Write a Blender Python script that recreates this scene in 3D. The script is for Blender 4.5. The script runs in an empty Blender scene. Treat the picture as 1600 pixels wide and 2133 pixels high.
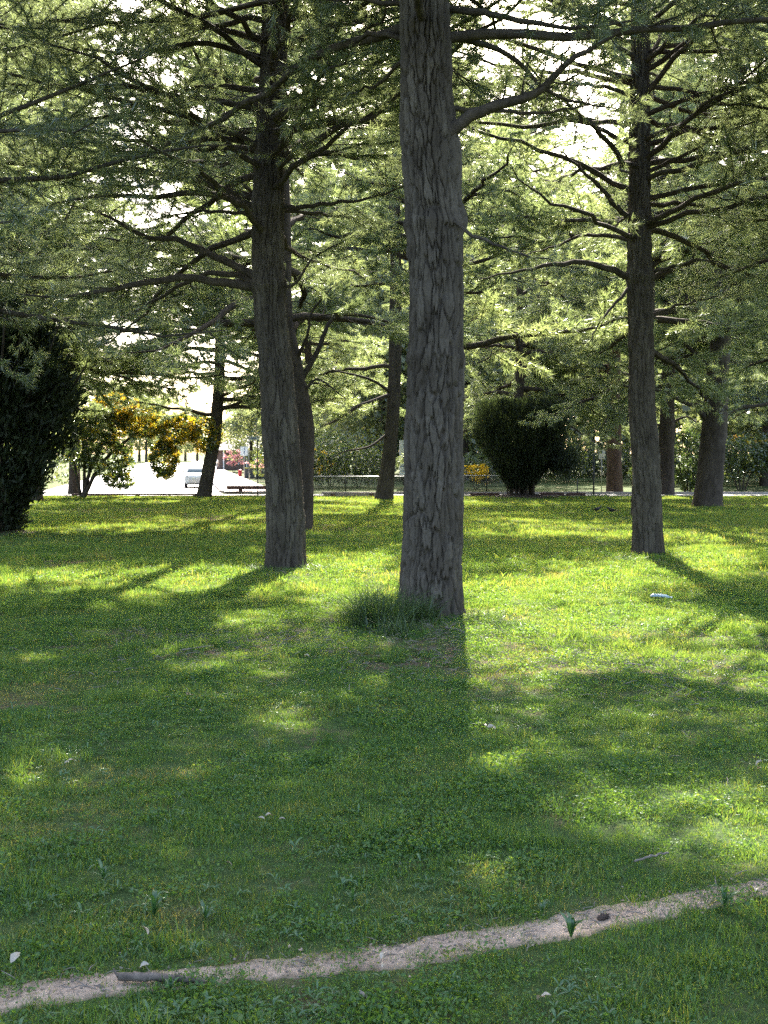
import bpy, math, random
import numpy as np
from mathutils import Vector, Matrix

SC = bpy.context.scene
COL = SC.collection
rng = np.random.default_rng(7)
random.seed(7)
R = math.radians

# ------------------------------------------------------------------ camera
FPX, CX, CY, HOR = 2200.0, 800.0, 1066.5, 968.0      # focal length and centre in photograph pixels
CAMZ = 1.6
PITCH = math.atan((CY - HOR) / FPX)
cam = bpy.data.cameras.new('camera')
cam.sensor_fit = 'HORIZONTAL'; cam.sensor_width = 36.0
cam.lens = 36.0 * FPX / 1600.0
cam.clip_start = 0.05; cam.clip_end = 4000
camo = bpy.data.objects.new('camera', cam); COL.objects.link(camo)
camo.location = (0, 0, CAMZ); camo.rotation_euler = (R(90) - PITCH, 0, 0)
SC.camera = camo

# ------------------------------------------------------------------ light
SUN_AZ, SUN_EL = R(3.6), R(38.0)
TOSUN = np.array([math.sin(SUN_AZ) * math.cos(SUN_EL), math.cos(SUN_AZ) * math.cos(SUN_EL), math.sin(SUN_EL)])
W = bpy.data.worlds.new('World'); SC.world = W; W.use_nodes = True
wn = W.node_tree; wn.nodes.clear()
sky = wn.nodes.new('ShaderNodeTexSky'); sky.sky_type = 'NISHITA'; sky.sun_disc = False
sky.sun_elevation = SUN_EL; sky.sun_rotation = SUN_AZ
sky.air_density = 1.0; sky.dust_density = 4.0; sky.ozone_density = 0.6
bg = wn.nodes.new('ShaderNodeBackground'); bg.inputs['Strength'].default_value = 0.15
wo = wn.nodes.new('ShaderNodeOutputWorld')
wn.links.new(sky.outputs[0], bg.inputs['Color']); wn.links.new(bg.outputs[0], wo.inputs['Surface'])
sl = bpy.data.lights.new('sun', 'SUN'); sl.energy = 5.0; sl.angle = R(0.53); sl.color = (1.0, 0.93, 0.82)
so = bpy.data.objects.new('sun', sl); COL.objects.link(so)
so.rotation_euler = Vector(tuple(-TOSUN)).to_track_quat('-Z', 'Y').to_euler()
so.location = (5, 60, 60)
SC.view_settings.view_transform = 'Standard'; SC.view_settings.look = 'None'
SC.view_settings.exposure = 2.52; SC.view_settings.gamma = 1.0
SC.view_settings.use_curve_mapping = False
SC.render.engine = 'CYCLES'
SC.cycles.max_bounces = 7; SC.cycles.diffuse_bounces = 4; SC.cycles.transmission_bounces = 5
SC.cycles.transparent_max_bounces = 8; SC.cycles.glossy_bounces = 2
SC.cycles.use_denoising = False; SC.cycles.denoising_prefilter = 'NONE'; SC.cycles.denoising_input_passes = 'RGB_ALBEDO_NORMAL'
SC.cycles.sample_clamp_indirect = 2.0
SC.cycles.use_adaptive_sampling = True; SC.cycles.adaptive_threshold = 0.01

# ------------------------------------------------------------------ helpers: photo pixel <-> world
FW = np.array([0, math.cos(PITCH), -math.sin(PITCH)]); UP = np.array([0, math.sin(PITCH), math.cos(PITCH)])
def ray(px, py):
    return np.array([(px - CX) / FPX, 0, 0]) + FW + UP * (CY - py) / FPX
def G(px, py, z=0.0):
    r = ray(px, py); t = (z - CAMZ) / r[2]
    return np.array([0, 0, CAMZ]) + r * t
def P(px, py, Y):
    r = ray(px, py); return np.array([0, 0, CAMZ]) + r * (Y / r[1])
def proj(p):
    p = np.asarray(p, float); q = p - np.array([0, 0, CAMZ])
    f = q @ FW; f = np.where(np.abs(f) < 1e-3, 1e-3, f)
    return CX + FPX * q[..., 0] / f, CY - FPX * (q @ UP) / f, f
def hgt(x, y):
    x = np.asarray(x, float); y = np.asarray(y, float)
    f = np.clip((60 - y) / 10, 0, 1)
    und = (0.022 * np.sin(x * 0.9 + 1.3) * np.cos(y * 0.7) + 0.016 * np.sin(x * 2.1 + y * 1.3) + 0.01 * np.sin(y * 2.9 - x * 1.1)) * f
    return und + np.clip(y - 60, 0, None) * 0.0115

# ------------------------------------------------------------------ numpy noise
def _h(i, j, k, s=0):
    n = (i.astype(np.int64) * 374761393 + j.astype(np.int64) * 668265263 + k.astype(np.int64) * 2147483647 + s * 974634777) & 0xFFFFFFFF
    n = ((n ^ (n >> 13)) * 1274126177) & 0xFFFFFFFF
    n = ((n ^ (n >> 16)) * 2246822519) & 0xFFFFFFFF
    return ((n ^ (n >> 15)) & 0xFFFFFF) / float(0xFFFFFF)
def vnoise(x, y, z=None, s=0):
    x = np.asarray(x, float); y = np.asarray(y, float); z = np.zeros_like(x) if z is None else np.asarray(z, float)
    i, j, k = np.floor(x), np.floor(y), np.floor(z)
    fx, fy, fz = x - i, y - j, z - k
    fx, fy, fz = fx * fx * (3 - 2 * fx), fy * fy * (3 - 2 * fy), fz * fz * (3 - 2 * fz)
    out = 0
    for a in (0, 1):
        for b in (0, 1):
            for c in (0, 1):
                out = out + _h(i + a, j + b, k + c, s) * (fx if a else 1 - fx) * (fy if b else 1 - fy) * (fz if c else 1 - fz)
    return out * 2 - 1

# ------------------------------------------------------------------ mesh + object helpers
def mk_mesh(name, verts, faces, mats=(), mi=None, smooth=False, attrs=None):
    """faces: list of integer arrays (n,3) / (n,4)"""
    me = bpy.data.meshes.new(name)
    verts = np.asarray(verts, np.float32).reshape(-1, 3)
    if not isinstance(faces, (list, tuple)): faces = [faces]
    faces = [np.asarray(f, np.int32) for f in faces if len(f)]
    me.vertices.add(len(verts)); me.vertices.foreach_set('co', verts.ravel())
    nl = sum(f.size for f in faces); npoly = sum(len(f) for f in faces)
    me.loops.add(nl); me.polygons.add(npoly)
    me.loops.foreach_set('vertex_index', np.concatenate([f.ravel() for f in faces]).astype(np.int32))
    tot = np.concatenate([np.full(len(f), f.shape[1], np.int32) for f in faces])
    st = np.concatenate([[0], np.cumsum(tot)[:-1]]).astype(np.int32)
    me.polygons.foreach_set('loop_start', st); me.polygons.foreach_set('loop_total', tot)
    if mi is not None: me.polygons.foreach_set('material_index', np.asarray(mi, np.int32))
    me.polygons.foreach_set('use_smooth', np.full(npoly, smooth, bool))
    for m in mats: me.materials.append(m)
    for k, v in (attrs or {}).items():
        a = me.attributes.new(k, 'FLOAT', 'POINT'); a.data.foreach_set('value', np.asarray(v, np.float32))
    me.update(); me.validate(clean_customdata=False)
    return me
def ob(name, me, parent=None, loc=None, rotz=None):
    o = bpy.data.objects.new(name, me); COL.objects.link(o)
    if parent is not None: o.parent = parent
    if loc is not None: o.location = tuple(map(float, loc))
    if rotz is not None: o.rotation_euler = (0, 0, rotz)
    return o
def tag(o, label=None, cat=None, group=None, kind=None):
    if label: o['label'] = label
    if cat: o['category'] = cat
    if group: o['group'] = group
    if kind: o['kind'] = kind
    return o
def thing(name, label, cat, loc=(0, 0, 0), rotz=0.0, group=None):
    return tag(ob(name, None, None, loc, rotz), label, cat, group)
class MB:
    """collects simple solids into one mesh"""
    def __init__(s): s.v = []; s.q = []; s.t = []; s.n = 0
    def add(s, v, q=(), t=()):
        v = np.asarray(v, float).reshape(-1, 3)
        if len(q): s.q.append(np.asarray(q, int).reshape(-1, 4) + s.n)
        if len(t): s.t.append(np.asarray(t, int).reshape(-1, 3) + s.n)
        s.v.append(v); s.n += len(v); return s
    def box(s, c, d, M=None, taper=1.0):
        c = np.array(c, float); d = np.array(d, float) / 2
        v = np.array([[x, y, z] for z in (-1, 1) for y in (-1, 1) for x in (-1, 1)], float)
        v[4:, :2] *= taper
        v = v * d
        if M is not None: v = v @ np.array(M).T
        return s.add(v + c, [[0, 2, 3, 1], [4, 5, 7, 6], [0, 1, 5, 4], [2, 6, 7, 3], [0, 4, 6, 2], [1, 3, 7, 5]])
    def tube(s, pts, rad, k=8, cap=True):
        v, q = tube(pts, rad, k)
        n = len(pts); t = []
        if cap:
            v = np.vstack([v, np.asarray(pts[0], float), np.asarray(pts[-1], float)])
            for i in range(k):
                t.append([n * k, (i + 1) % k, i]); t.append([n * k + 1, (n - 1) * k + i, (n - 1) * k + (i + 1) % k])
        return s.add(v, q, t)
    def mesh(s, name, mats, smooth=False):
        fs = []
        if s.q: fs.append(np.vstack(s.q))
        if s.t: fs.append(np.vstack(s.t))
        return mk_mesh(name, np.vstack(s.v), fs, mats, smooth=smooth)
    def build(s, name, mat, parent=None, smooth=False, loc=None):
        return ob(name, s.mesh(name, [mat], smooth), parent, loc)
def tube(pts, rad, k=6):
    pts = np.asarray(pts, float); n = len(pts); rad = np.broadcast_to(np.asarray(rad, float), (n,))
    tg = np.gradient(pts, axis=0) if n > 2 else np.repeat((pts[-1] - pts[0])[None], n, 0)
    tg = tg / (np.linalg.norm(tg, axis=1, keepdims=True) + 1e-9)
    ref = np.array([0.0, 0, 1]) if abs(tg[0, 2]) < 0.9 else np.array([1.0, 0, 0])
    a = np.cross(tg, ref); a /= np.linalg.norm(a, axis=1, keepdims=True) + 1e-9
    b = np.cross(tg, a)
    th = np.arange(k) * 2 * math.pi / k
    v = pts[:, None, :] + rad[:, None, None] * (np.cos(th)[None, :, None] * a[:, None, :] + np.sin(th)[None, :, None] * b[:, None, :])
    i = np.arange(n - 1)[:, None] * k; j = np.arange(k)[None, :]; jn = (j + 1) % k
    q = np.stack([i + j, i + jn, i + k + jn, i + k + j], -1).reshape(-1, 4)
    return v.reshape(-1, 3), q
def smooth_path(pts, n):
    pts = np.asarray(pts, float); m = len(pts)
    s = np.concatenate([[0], np.cumsum(np.linalg.norm(np.diff(pts[:, :3], axis=0), axis=1))]); s /= s[-1]
    e = np.vstack([2 * pts[0] - pts[1], pts, 2 * pts[-1] - pts[-2]])
    out = []
    for t in np.linspace(0, 1, n):
        i = min(max(np.searchsorted(s, t, 'right') - 1, 0), m - 2)
        u = (t - s[i]) / (s[i + 1] - s[i] + 1e-12)
        p0, p1, p2, p3 = e[i], e[i + 1], e[i + 2], e[i + 3]
        out.append(0.5 * (2 * p1 + (p2 - p0) * u + (2 * p0 - 5 * p1 + 4 * p2 - p3) * u * u + (3 * p1 - p0 - 3 * p2 + p3) * u ** 3))
    return np.array(out)
def unit(v): v = np.asarray(v, float); return v / (np.linalg.norm(v, axis=-1, keepdims=True) + 1e-9)

# ------------------------------------------------------------------ materials
def new_mat(name):
    m = bpy.data.materials.new(name); m.use_nodes = True; m.node_tree.nodes.clear(); return m, m.node_tree
def N(nt, t, **k):
    n = nt.nodes.new(t)
    for a, v in k.items():
        if a.startswith('i_'):
            key = a[2:]; key = int(key) if key.isdigit() else key
            n.inputs[key].default_value = v
        else: setattr(n, a, v)
    return n
def ramp(nt, fac, stops):
    r = nt.nodes.new('ShaderNodeValToRGB'); e = r.color_ramp.elements
    while len(e) < len(stops): e.new(0.5)
    for el, (p, c) in zip(e, stops): el.position = p; el.color = (*c, 1)
    nt.links.new(fac, r.inputs['Fac']); return r.outputs['Color']
def noise(nt, scale, detail=4, rough=0.6, stretch=None, space='Position'):
    g = nt.nodes.new('ShaderNodeNewGeometry') if space == 'Position' else nt.nodes.new('ShaderNodeTexCoord')
    n = N(nt, 'ShaderNodeTexNoise', i_Scale=scale, i_Detail=detail, i_Roughness=rough)
    src = g.outputs['Position'] if space == 'Position' else g.outputs['Object']
    if stretch:
        mp = N(nt, 'ShaderNodeMapping'); mp.inputs['Scale'].default_value = stretch
        nt.links.new(src, mp.inputs['Vector']); src = mp.outputs[0]
    nt.links.new(src, n.inputs['Vector']); return n.outputs['Fac']
def mixc(nt, fac, a, b, mode='MIX'):
    m = nt.nodes.new('ShaderNodeMix'); m.data_type = 'RGBA'; m.blend_type = mode
    for sock, v in ((m.inputs['Factor'], fac), (m.inputs['A'], a), (m.inputs['B'], b)):
        if hasattr(v, 'is_output'): nt.links.new(v, sock)
        else: sock.default_value = (*v, 1) if isinstance(v, tuple) else v
    return m.outputs['Result']
def fin(nt, shader):
    o = nt.nodes.new('ShaderNodeOutputMaterial'); nt.links.new(shader, o.inputs['Surface'])
def solid(name, col, rough=0.6, metal=0.0, var=0.12, scale=8, bump=0.0, bscale=60, spec=0.4):
    m, nt = new_mat(name)
    f = noise(nt, scale, 5, 0.65)
    c = ramp(nt, f, [(0.3, tuple(x * (1 - var) for x in col)), (0.7, tuple(min(1, x * (1 + var)) for x in col))])
    b = N(nt, 'ShaderNodeBsdfPrincipled', i_Roughness=rough, i_Metallic=metal)
    b.inputs['Specular IOR Level'].default_value = spec
    nt.links.new(c, b.inputs['Base Color'])
    if bump:
        bn = N(nt, 'ShaderNodeBump', i_Strength=bump, i_Distance=0.02)
        nt.links.new(noise(nt, bscale, 6, 0.7), bn.inputs['Height']); nt.links.new(bn.outputs[0], b.inputs['Normal'])
    fin(nt, b.outputs[0]); return m
def leafmat(name, stops, trans_gain=(1.5, 1.6, 0.9), tfac=0.5, gloss=0.08, grough=0.4, wscale=0.5, attr='tone', wmix=0.35):
    """thin leaf: diffuse + translucent + a little gloss; colour by the per-leaf tone and slow world noise"""
    m, nt = new_mat(name)
    at = N(nt, 'ShaderNodeAttribute', attribute_name=attr)
    ns = noise(nt, wscale, 3, 0.6)
    mx = N(nt, 'ShaderNodeMix'); mx.inputs[0].default_value = wmix
    nt.links.new(at.outputs['Fac'], mx.inputs[2]); nt.links.new(ns, mx.inputs[3])
    c = ramp(nt, mx.outputs[0], stops)
    d = N(nt, 'ShaderNodeBsdfDiffuse'); nt.links.new(c, d.inputs['Color'])
    t = N(nt, 'ShaderNodeBsdfTranslucent')
    nt.links.new(mixc(nt, 1.0, c, tuple(trans_gain), 'MULTIPLY'), t.inputs['Color'])
    s = N(nt, 'ShaderNodeMixShader'); s.inputs[0].default_value = tfac
    nt.links.new(d.outputs[0], s.inputs[1]); nt.links.new(t.outputs[0], s.inputs[2])
    g = N(nt, 'ShaderNodeBsdfGlossy', i_Roughness=grough); g.inputs['Color'].default_value = (0.9, 0.95, 0.9, 1)
    s2 = N(nt, 'ShaderNodeMixShader'); s2.inputs[0].default_value = gloss
    nt.links.new(s.outputs[0], s2.inputs[1]); nt.links.new(g.outputs[0], s2.inputs[2])
    fin(nt, s2.outputs[0]); return m
def barkmat(name, c0, c1, c2, bump=0.35):
    m, nt = new_mat(name)
    at = N(nt, 'ShaderNodeAttribute', attribute_name='tone')
    n1 = noise(nt, 14, 6, 0.7, (1, 1, 0.35)); n2 = noise(nt, 2.2, 4, 0.6)
    mx = N(nt, 'ShaderNodeMix'); mx.inputs[0].default_value = 0.4
    nt.links.new(at.outputs['Fac'], mx.inputs[2]); nt.links.new(n1, mx.inputs[3])
    c = ramp(nt, mx.outputs[0], [(0.22, c0), (0.5, c1), (0.8, c2)])
    c = mixc(nt, 0.35, c, ramp(nt, n2, [(0.35, c0), (0.65, c2)]))
    b = N(nt, 'ShaderNodeBsdfPrincipled', i_Roughness=0.95); b.inputs['Specular IOR Level'].default_value = 0.15
    nt.links.new(c, b.inputs['Base Color'])
    bn = N(nt, 'ShaderNodeBump', i_Strength=bump, i_Distance=0.015)
    nt.links.new(noise(nt, 55, 6, 0.75, (1, 1, 0.4)), bn.inputs['Height']); nt.links.new(bn.outputs[0], b.inputs['Normal'])
    fin(nt, b.outputs[0]); return m

M = {}
M['bark'] = barkmat('pine_bark', (0.036, 0.028, 0.021), (0.080, 0.065, 0.050), (0.138, 0.116, 0.092))
M['bark_far'] = barkmat('brown_bark', (0.034, 0.027, 0.022), (0.066, 0.052, 0.042), (0.105, 0.085, 0.07))
M['bark_red'] = barkmat('red_bark', (0.075, 0.048, 0.038), (0.13, 0.082, 0.064), (0.18, 0.12, 0.095))
M['twig'] = solid('twig_bark', (0.070, 0.056, 0.044), 0.95, var=0.45, scale=9, bump=0.8, bscale=35, spec=0.15)
M['needle'] = leafmat('pine_needles', [(0.15, (0.055, 0.07, 0.038)), (0.5, (0.092, 0.112, 0.060)), (0.85, (0.135, 0.15, 0.08))], (3.0, 3.0, 2.1), 0.6, 0.09, 0.34)
M['needle_mid'] = leafmat('far_needles', [(0.15, (0.055, 0.074, 0.036)), (0.5, (0.095, 0.118, 0.056)), (0.85, (0.14, 0.155, 0.075))], (3.3, 3.3, 2.3), 0.62, 0.11, 0.4, 0.25)
M['far_leaf'] = leafmat('far_leaves', [(0.15, (0.055, 0.072, 0.035)), (0.5, (0.09, 0.11, 0.05)), (0.85, (0.13, 0.145, 0.065))], (2.3, 2.2, 1.5), 0.55, 0.06, 0.4, 0.12)
M['cypress'] = leafmat('cypress_leaves', [(0.15, (0.014, 0.021, 0.011)), (0.5, (0.025, 0.036, 0.018)), (0.85, (0.045, 0.058, 0.026))], (1.6, 1.6, 0.9), 0.35, 0.03, 0.5, 1.0)
M['shrub'] = leafmat('shrub_leaves', [(0.0, (0.03, 0.055, 0.02)), (0.35, (0.07, 0.10, 0.03)), (0.62, (0.15, 0.16, 0.03)), (0.74, (0.56, 0.42, 0.03)), (0.86, (0.52, 0.33, 0.04)), (1.0, (0.45, 0.18, 0.07))], (1.5, 1.5, 0.8), 0.5, 0.12, 0.3, 1.0, wmix=0.12)
M['yellow'] = leafmat('yellow_leaves', [(0.1, (0.2, 0.16, 0.02)), (0.6, (0.5, 0.36, 0.03)), (1.0, (0.6, 0.42, 0.04))], (1.4, 1.4, 0.8), 0.5, 0.05)
M['pink'] = leafmat('pink_blossom', [(0.1, (0.40, 0.20, 0.20)), (0.6, (0.6, 0.32, 0.32)), (1.0, (0.68, 0.42, 0.40))], (1.2, 1.1, 1.1), 0.45, 0.03)
M['grass'] = leafmat('grass_blades', [(0.1, (0.034, 0.092, 0.024)), (0.42, (0.057, 0.142, 0.034)), (0.62, (0.102, 0.172, 0.05)), (0.9, (0.27, 0.24, 0.13))], (3.05, 2.05, 0.85), 0.55, 0.025, 0.45, 1.4, wmix=0.45)
M['weed'] = leafmat('weed_leaves', [(0.1, (0.03, 0.078, 0.024)), (0.5, (0.055, 0.128, 0.036)), (0.9, (0.095, 0.17, 0.055))], (1.8, 1.7, 0.8), 0.4, 0.055, 0.36, 2.0)
M['tussock'] = leafmat('tussock_blades', [(0.1, (0.03, 0.055, 0.022)), (0.5, (0.06, 0.10, 0.035)), (0.9, (0.11, 0.15, 0.055))], (1.5, 1.6, 0.8), 0.45, 0.04, 0.4, 2.0)
M['deadleaf'] = leafmat('dead_leaf', [(0.1, (0.20, 0.15, 0.10)), (0.9, (0.40, 0.34, 0.26))], (0.9, 0.8, 0.6), 0.25, 0.1, 0.4, 6.0)
M['stick'] = solid('dry_wood', (0.20, 0.165, 0.135), 0.85, var=0.45, scale=25, bump=0.5, bscale=90)
M['darkstick'] = solid('weathered_stick', (0.12, 0.095, 0.075), 0.85, var=0.6, scale=30, bump=0.5, bscale=90)
M['rail'] = solid('brown_painted_wood', (0.11, 0.055, 0.05), 0.7, var=0.3, scale=6, bump=0.3)
M['railpale'] = solid('pale_log', (0.34, 0.27, 0.23), 0.8, var=0.25, scale=5, bump=0.4)  # one log rail, in a paler tone than the brown rails
M['steel'] = solid('galvanised_steel', (0.33, 0.34, 0.35), 0.5, 0.6, 0.1)
M['dark'] = solid('dark_painted_steel', (0.045, 0.05, 0.05), 0.55, 0.2)
M['white'] = solid('white_paint', (0.78, 0.79, 0.80), 0.35, var=0.03)
M['signblue'] = solid('pale_blue_sign', (0.55, 0.66, 0.78), 0.5, var=0.05)
M['signmark'] = solid('sign_marks', (0.08, 0.14, 0.30), 0.5, var=0.1)
M['red'] = solid('red_paint', (0.50, 0.045, 0.045), 0.5, var=0.15)
M['yellowlid'] = solid('yellow_plastic', (0.60, 0.52, 0.06), 0.5, var=0.1)
M['bin'] = solid('dark_green_plastic', (0.06, 0.065, 0.065), 0.6, var=0.15)
M['carwhite'] = solid('white_car_paint', (0.80, 0.81, 0.82), 0.18, var=0.02, spec=0.6)
M['carblue'] = solid('silver_blue_car_paint', (0.40, 0.46, 0.55), 0.2, 0.2, 0.03, spec=0.6)
M['glass'] = solid('tinted_glass', (0.10, 0.14, 0.14), 0.05, var=0.05, spec=1.0)
M['lamp'] = solid('headlamp_lens', (0.45, 0.47, 0.48), 0.1, var=0.05, spec=0.9)
M['tyre'] = solid('tyre_rubber', (0.025, 0.025, 0.027), 0.8)
M['rim'] = solid('alloy_rim', (0.45, 0.46, 0.47), 0.35, 0.7)
M['brick'] = solid('brown_wall', (0.17, 0.115, 0.095), 0.85, var=0.25, scale=3)
M['rooft'] = solid('grey_roof', (0.22, 0.205, 0.20), 0.8, var=0.2, scale=2)
M['skin'] = solid('skin', (0.45, 0.30, 0.23), 0.6, var=0.05)
M['shirt'] = solid('white_shirt', (0.72, 0.72, 0.72), 0.8, var=0.05)
M['trouser'] = solid('dark_trousers', (0.06, 0.03, 0.04), 0.8, var=0.1)
M['greyshort'] = solid('grey_skirt', (0.30, 0.33, 0.35), 0.8, var=0.1)
M['hair'] = solid('dark_hair', (0.05, 0.035, 0.025), 0.7)
M['bird'] = solid('black_feathers', (0.018, 0.018, 0.02), 0.6)
M['mulch'] = solid('bark_mulch', (0.075, 0.05, 0.037), 0.95, var=0.5, scale=18, bump=0.8, bscale=40)
M['asphalt'] = solid('pale_asphalt', (0.12, 0.12, 0.125), 0.55, var=0.12, scale=1.2, bump=0.25, bscale=150, spec=0.5)
M['concrete'] = solid('pink_concrete', (0.46, 0.38, 0.34), 0.75, var=0.12, scale=1.0, bump=0.2, bscale=80)
M['kerb'] = solid('concrete_kerb', (0.40, 0.34, 0.32), 0.8, var=0.15, scale=2.5, bump=0.2)
M['line'] = solid('road_paint', (0.75, 0.75, 0.73), 0.6, var=0.1)

def plastic_mat():
    m, nt = new_mat('thin_clear_plastic')
    b = N(nt, 'ShaderNodeBsdfPrincipled', i_Roughness=0.12); b.inputs['Base Color'].default_value = (0.42, 0.53, 0.60, 1)
    b.inputs['Transmission Weight'].default_value = 0.25
    fin(nt, b.outputs[0]); return m
M['plastic'] = plastic_mat()

def ground_mat():
    m, nt = new_mat('lawn_soil')
    a = noise(nt, 0.55, 5, 0.65); b_ = noise(nt, 3.0, 6, 0.7); c_ = noise(nt, 30, 5, 0.75)
    green = ramp(nt, c_, [(0.3, (0.035, 0.065, 0.02)), (0.7, (0.08, 0.11, 0.035))])
    brown = ramp(nt, c_, [(0.25, (0.07, 0.045, 0.03)), (0.5, (0.15, 0.10, 0.065)), (0.8, (0.27, 0.2, 0.135))])
    mx = N(nt, 'ShaderNodeMix'); mx.inputs[0].default_value = 0.5
    nt.links.new(a, mx.inputs[2]); nt.links.new(b_, mx.inputs[3])
    at = N(nt, 'ShaderNodeAttribute', attribute_name='bare')
    ad = N(nt, 'ShaderNodeMath', operation='ADD'); nt.links.new(mx.outputs[0], ad.inputs[0]); nt.links.new(at.outputs['Fac'], ad.inputs[1])
    f = ramp(nt, ad.outputs[0], [(0.5, (0, 0, 0)), (0.68, (1, 1, 1))])
    col = mixc(nt, f, green, brown)
    p = N(nt, 'ShaderNodeBsdfPrincipled', i_Roughness=1.0); p.inputs['Specular IOR Level'].default_value = 0.1
    nt.links.new(col, p.inputs['Base Color'])
    bn = N(nt, 'ShaderNodeBump', i_Strength=0.9, i_Distance=0.02); nt.links.new(noise(nt, 45, 6, 0.75), bn.inputs['Height'])
    nt.links.new(bn.outputs[0], p.inputs['Normal']); fin(nt, p.outputs[0]); return m
M['ground'] = ground_mat()
def path_mat():
    m, nt = new_mat('worn_dirt')
    n1 = noise(nt, 2.5, 6, 0.65); n2 = noise(nt, 60, 6, 0.75)
    c = ramp(nt, n1, [(0.3, (0.22, 0.15, 0.10)), (0.5, (0.40, 0.29, 0.20)), (0.7, (0.56, 0.43, 0.32))])
    c = mixc(nt, 0.45, c, ramp(nt, n2, [(0.3, (0.16, 0.11, 0.08)), (0.55, (0.42, 0.33, 0.26)), (0.8, (0.58, 0.5, 0.42))]))
    at = N(nt, 'ShaderNodeAttribute', attribute_name='edge'); n3 = noise(nt, 9, 6, 0.7)
    ad = N(nt, 'ShaderNodeMath', operation='ADD'); nt.links.new(at.outputs['Fac'], ad.inputs[0]); nt.links.new(n3, ad.inputs[1])
    f = ramp(nt, ad.outputs[0], [(0.0, (0, 0, 0)), (0.5, (1, 1, 1))]); nt.links.new(N(nt, 'ShaderNodeMath', operation='SUBTRACT', i_1=0.95).outputs[0], f.node.inputs[0])
    sb = f.node.inputs[0].links[0].from_node; nt.links.new(ad.outputs[0], sb.inputs[0])
    c = mixc(nt, f, c, ramp(nt, n2, [(0.3, (0.07, 0.055, 0.03)), (0.7, (0.17, 0.14, 0.08))]))
    p = N(nt, 'ShaderNodeBsdfPrincipled', i_Roughness=1.0); p.inputs['Specular IOR Level'].default_value = 0.1
    nt.links.new(c, p.inputs['Base Color'])
    bn = N(nt, 'ShaderNodeBump', i_Strength=0.8, i_Distance=0.012); nt.links.new(noise(nt, 70, 7, 0.75), bn.inputs['Height'])
    nt.links.new(bn.outputs[0], p.inputs['Normal']); fin(nt, p.outputs[0]); return m
M['path'] = path_mat()

# ------------------------------------------------------------------ where sun reaches the lawn, where the canopy is open
LIT = [(250, 1210, 330, 26), (735, 1205, 110, 52), (1120, 1235, 175, 60), (1160, 1345, 190, 62), (1330, 1320, 170, 55),
       (1500, 1150, 150, 34), (1400, 1690, 250, 62), (1230, 1645, 80, 20), (1500, 1765, 160, 55), (1040, 1605, 50, 18),
       (180, 1308, 40, 14), (330, 1945, 240, 20), (1480, 1885, 150, 16), (1020, 1810, 70, 24), (1520, 1400, 120, 28), (660, 1190, 60, 30)]
def lit_at(p, small=False):
    """1 where the sun ray through points p reaches lawn that is sunlit in this park"""
    p = np.asarray(p, float).reshape(-1, 3)
    g = p - TOSUN * (p[:, 2:3] / TOSUN[2])
    px, py, f = proj(g)
    ok = (f > 1.5)
    j = vnoise(g[:, 0] * 1.7, g[:, 1] * 1.1) * 0.35
    r = np.zeros(len(p), bool)
    for cx, cy, rx, ry in LIT:
        r |= ((px - cx) / (rx + 14)) ** 2 + ((py - cy) / (ry + 9)) ** 2 < 1.15 + j
    far = (g[:, 1] > 23.5) & (g[:, 1] < 54) & (vnoise(g[:, 0] * 0.22, g[:, 1] * 0.35, s=3) > -0.35)
    far &= ~((px < 560) & (py > 1108))
    gs = p - TOSUN * ((p[:, 1:2] - 52.0) / TOSUN[1])
    sunny = (p[:, 1] > 52.5) & (((gs[:, 0] + 11.3) / 4.2) ** 2 + ((gs[:, 2] - 3.3) / 2.2) ** 2 < 1)
    r |= sunny; ok |= sunny
    return (r & ok) if small else ((r | far) & ok)
SKYGAP = [(430, 470, 80, 32), (435, 745, 42, 62)]
def gap_at(p):
    px, py, f = proj(np.asarray(p, float).reshape(-1, 3))
    j = vnoise(px / 25, py / 25, s=5) * 0.6
    r = np.zeros(len(px), bool)
    for cx, cy, rx, ry in SKYGAP:
        r |= (((px - cx) / rx) ** 2 + ((py - cy) / ry) ** 2 < 0.8 + j)
    return r & (f > 0)

# ================================================================== SETTING
def sheet(name, poly_rows, mat, lift, kind='structure'):
    """rows of equal length of (x,y) -> a sheet that follows the terrain"""
    A = np.asarray(poly_rows, float); n, m, _ = A.shape
    v = np.dstack([A, hgt(A[..., 0], A[..., 1]) + lift]).reshape(-1, 3)
    i = np.arange(n - 1)[:, None] * m; j = np.arange(m - 1)[None]
    q = np.stack([i + j, i + j + 1, i + m + j + 1, i + m + j], -1).reshape(-1, 4)
    o = ob(name, mk_mesh(name, v, q, [mat], smooth=True)); o['kind'] = kind; return o
# bare patches: pine litter around the trunks, worn spots
BARE = [(0.9, 8.6, 1.3, 1.4, 0.17), (0.6, 10.4, 0.6, 0.7, 0.24), (2.0, 8.2, 1.2, 0.8, 0.16), (-1.9, 9.2, 1.3, 1.0, 0.16), (-0.8, 10.2, 1.0, 0.8, 0.1),
        (3.4, 9.2, 0.9, 0.5, 0.18), (-5.5, 31.0, 2.5, 2.2, 0.25), (-9, 37, 3, 2, 0.2), (-0.4, 27.0, 2.2, 1.2, 0.32), (-2.9, 7.0, 1.0, 0.7, 0.14), (-5.8, 17.5, 2.2, 1.2, 0.18), (13.6, 42.0, 2.4, 1.6, 0.25), (3.6, 17.3, 0.9, 0.5, 0.15)]
def bare_at(x, y):
    b = np.zeros(np.shape(x))
    for cx, cy, rx, ry, a in BARE:
        b = np.maximum(b, a * np.exp(-(((x - cx) / rx) ** 2 + ((y - cy) / ry) ** 2)))
    return b
s = np.linspace(-1, 1, 171); xs = np.sinh(s * 7.0) / np.sinh(7.0) * 900
s = np.linspace(-0.46, 1, 330); ys = 4.0 + (np.sinh(s * 7.4) / np.sinh(7.4)) * 1500
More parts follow.
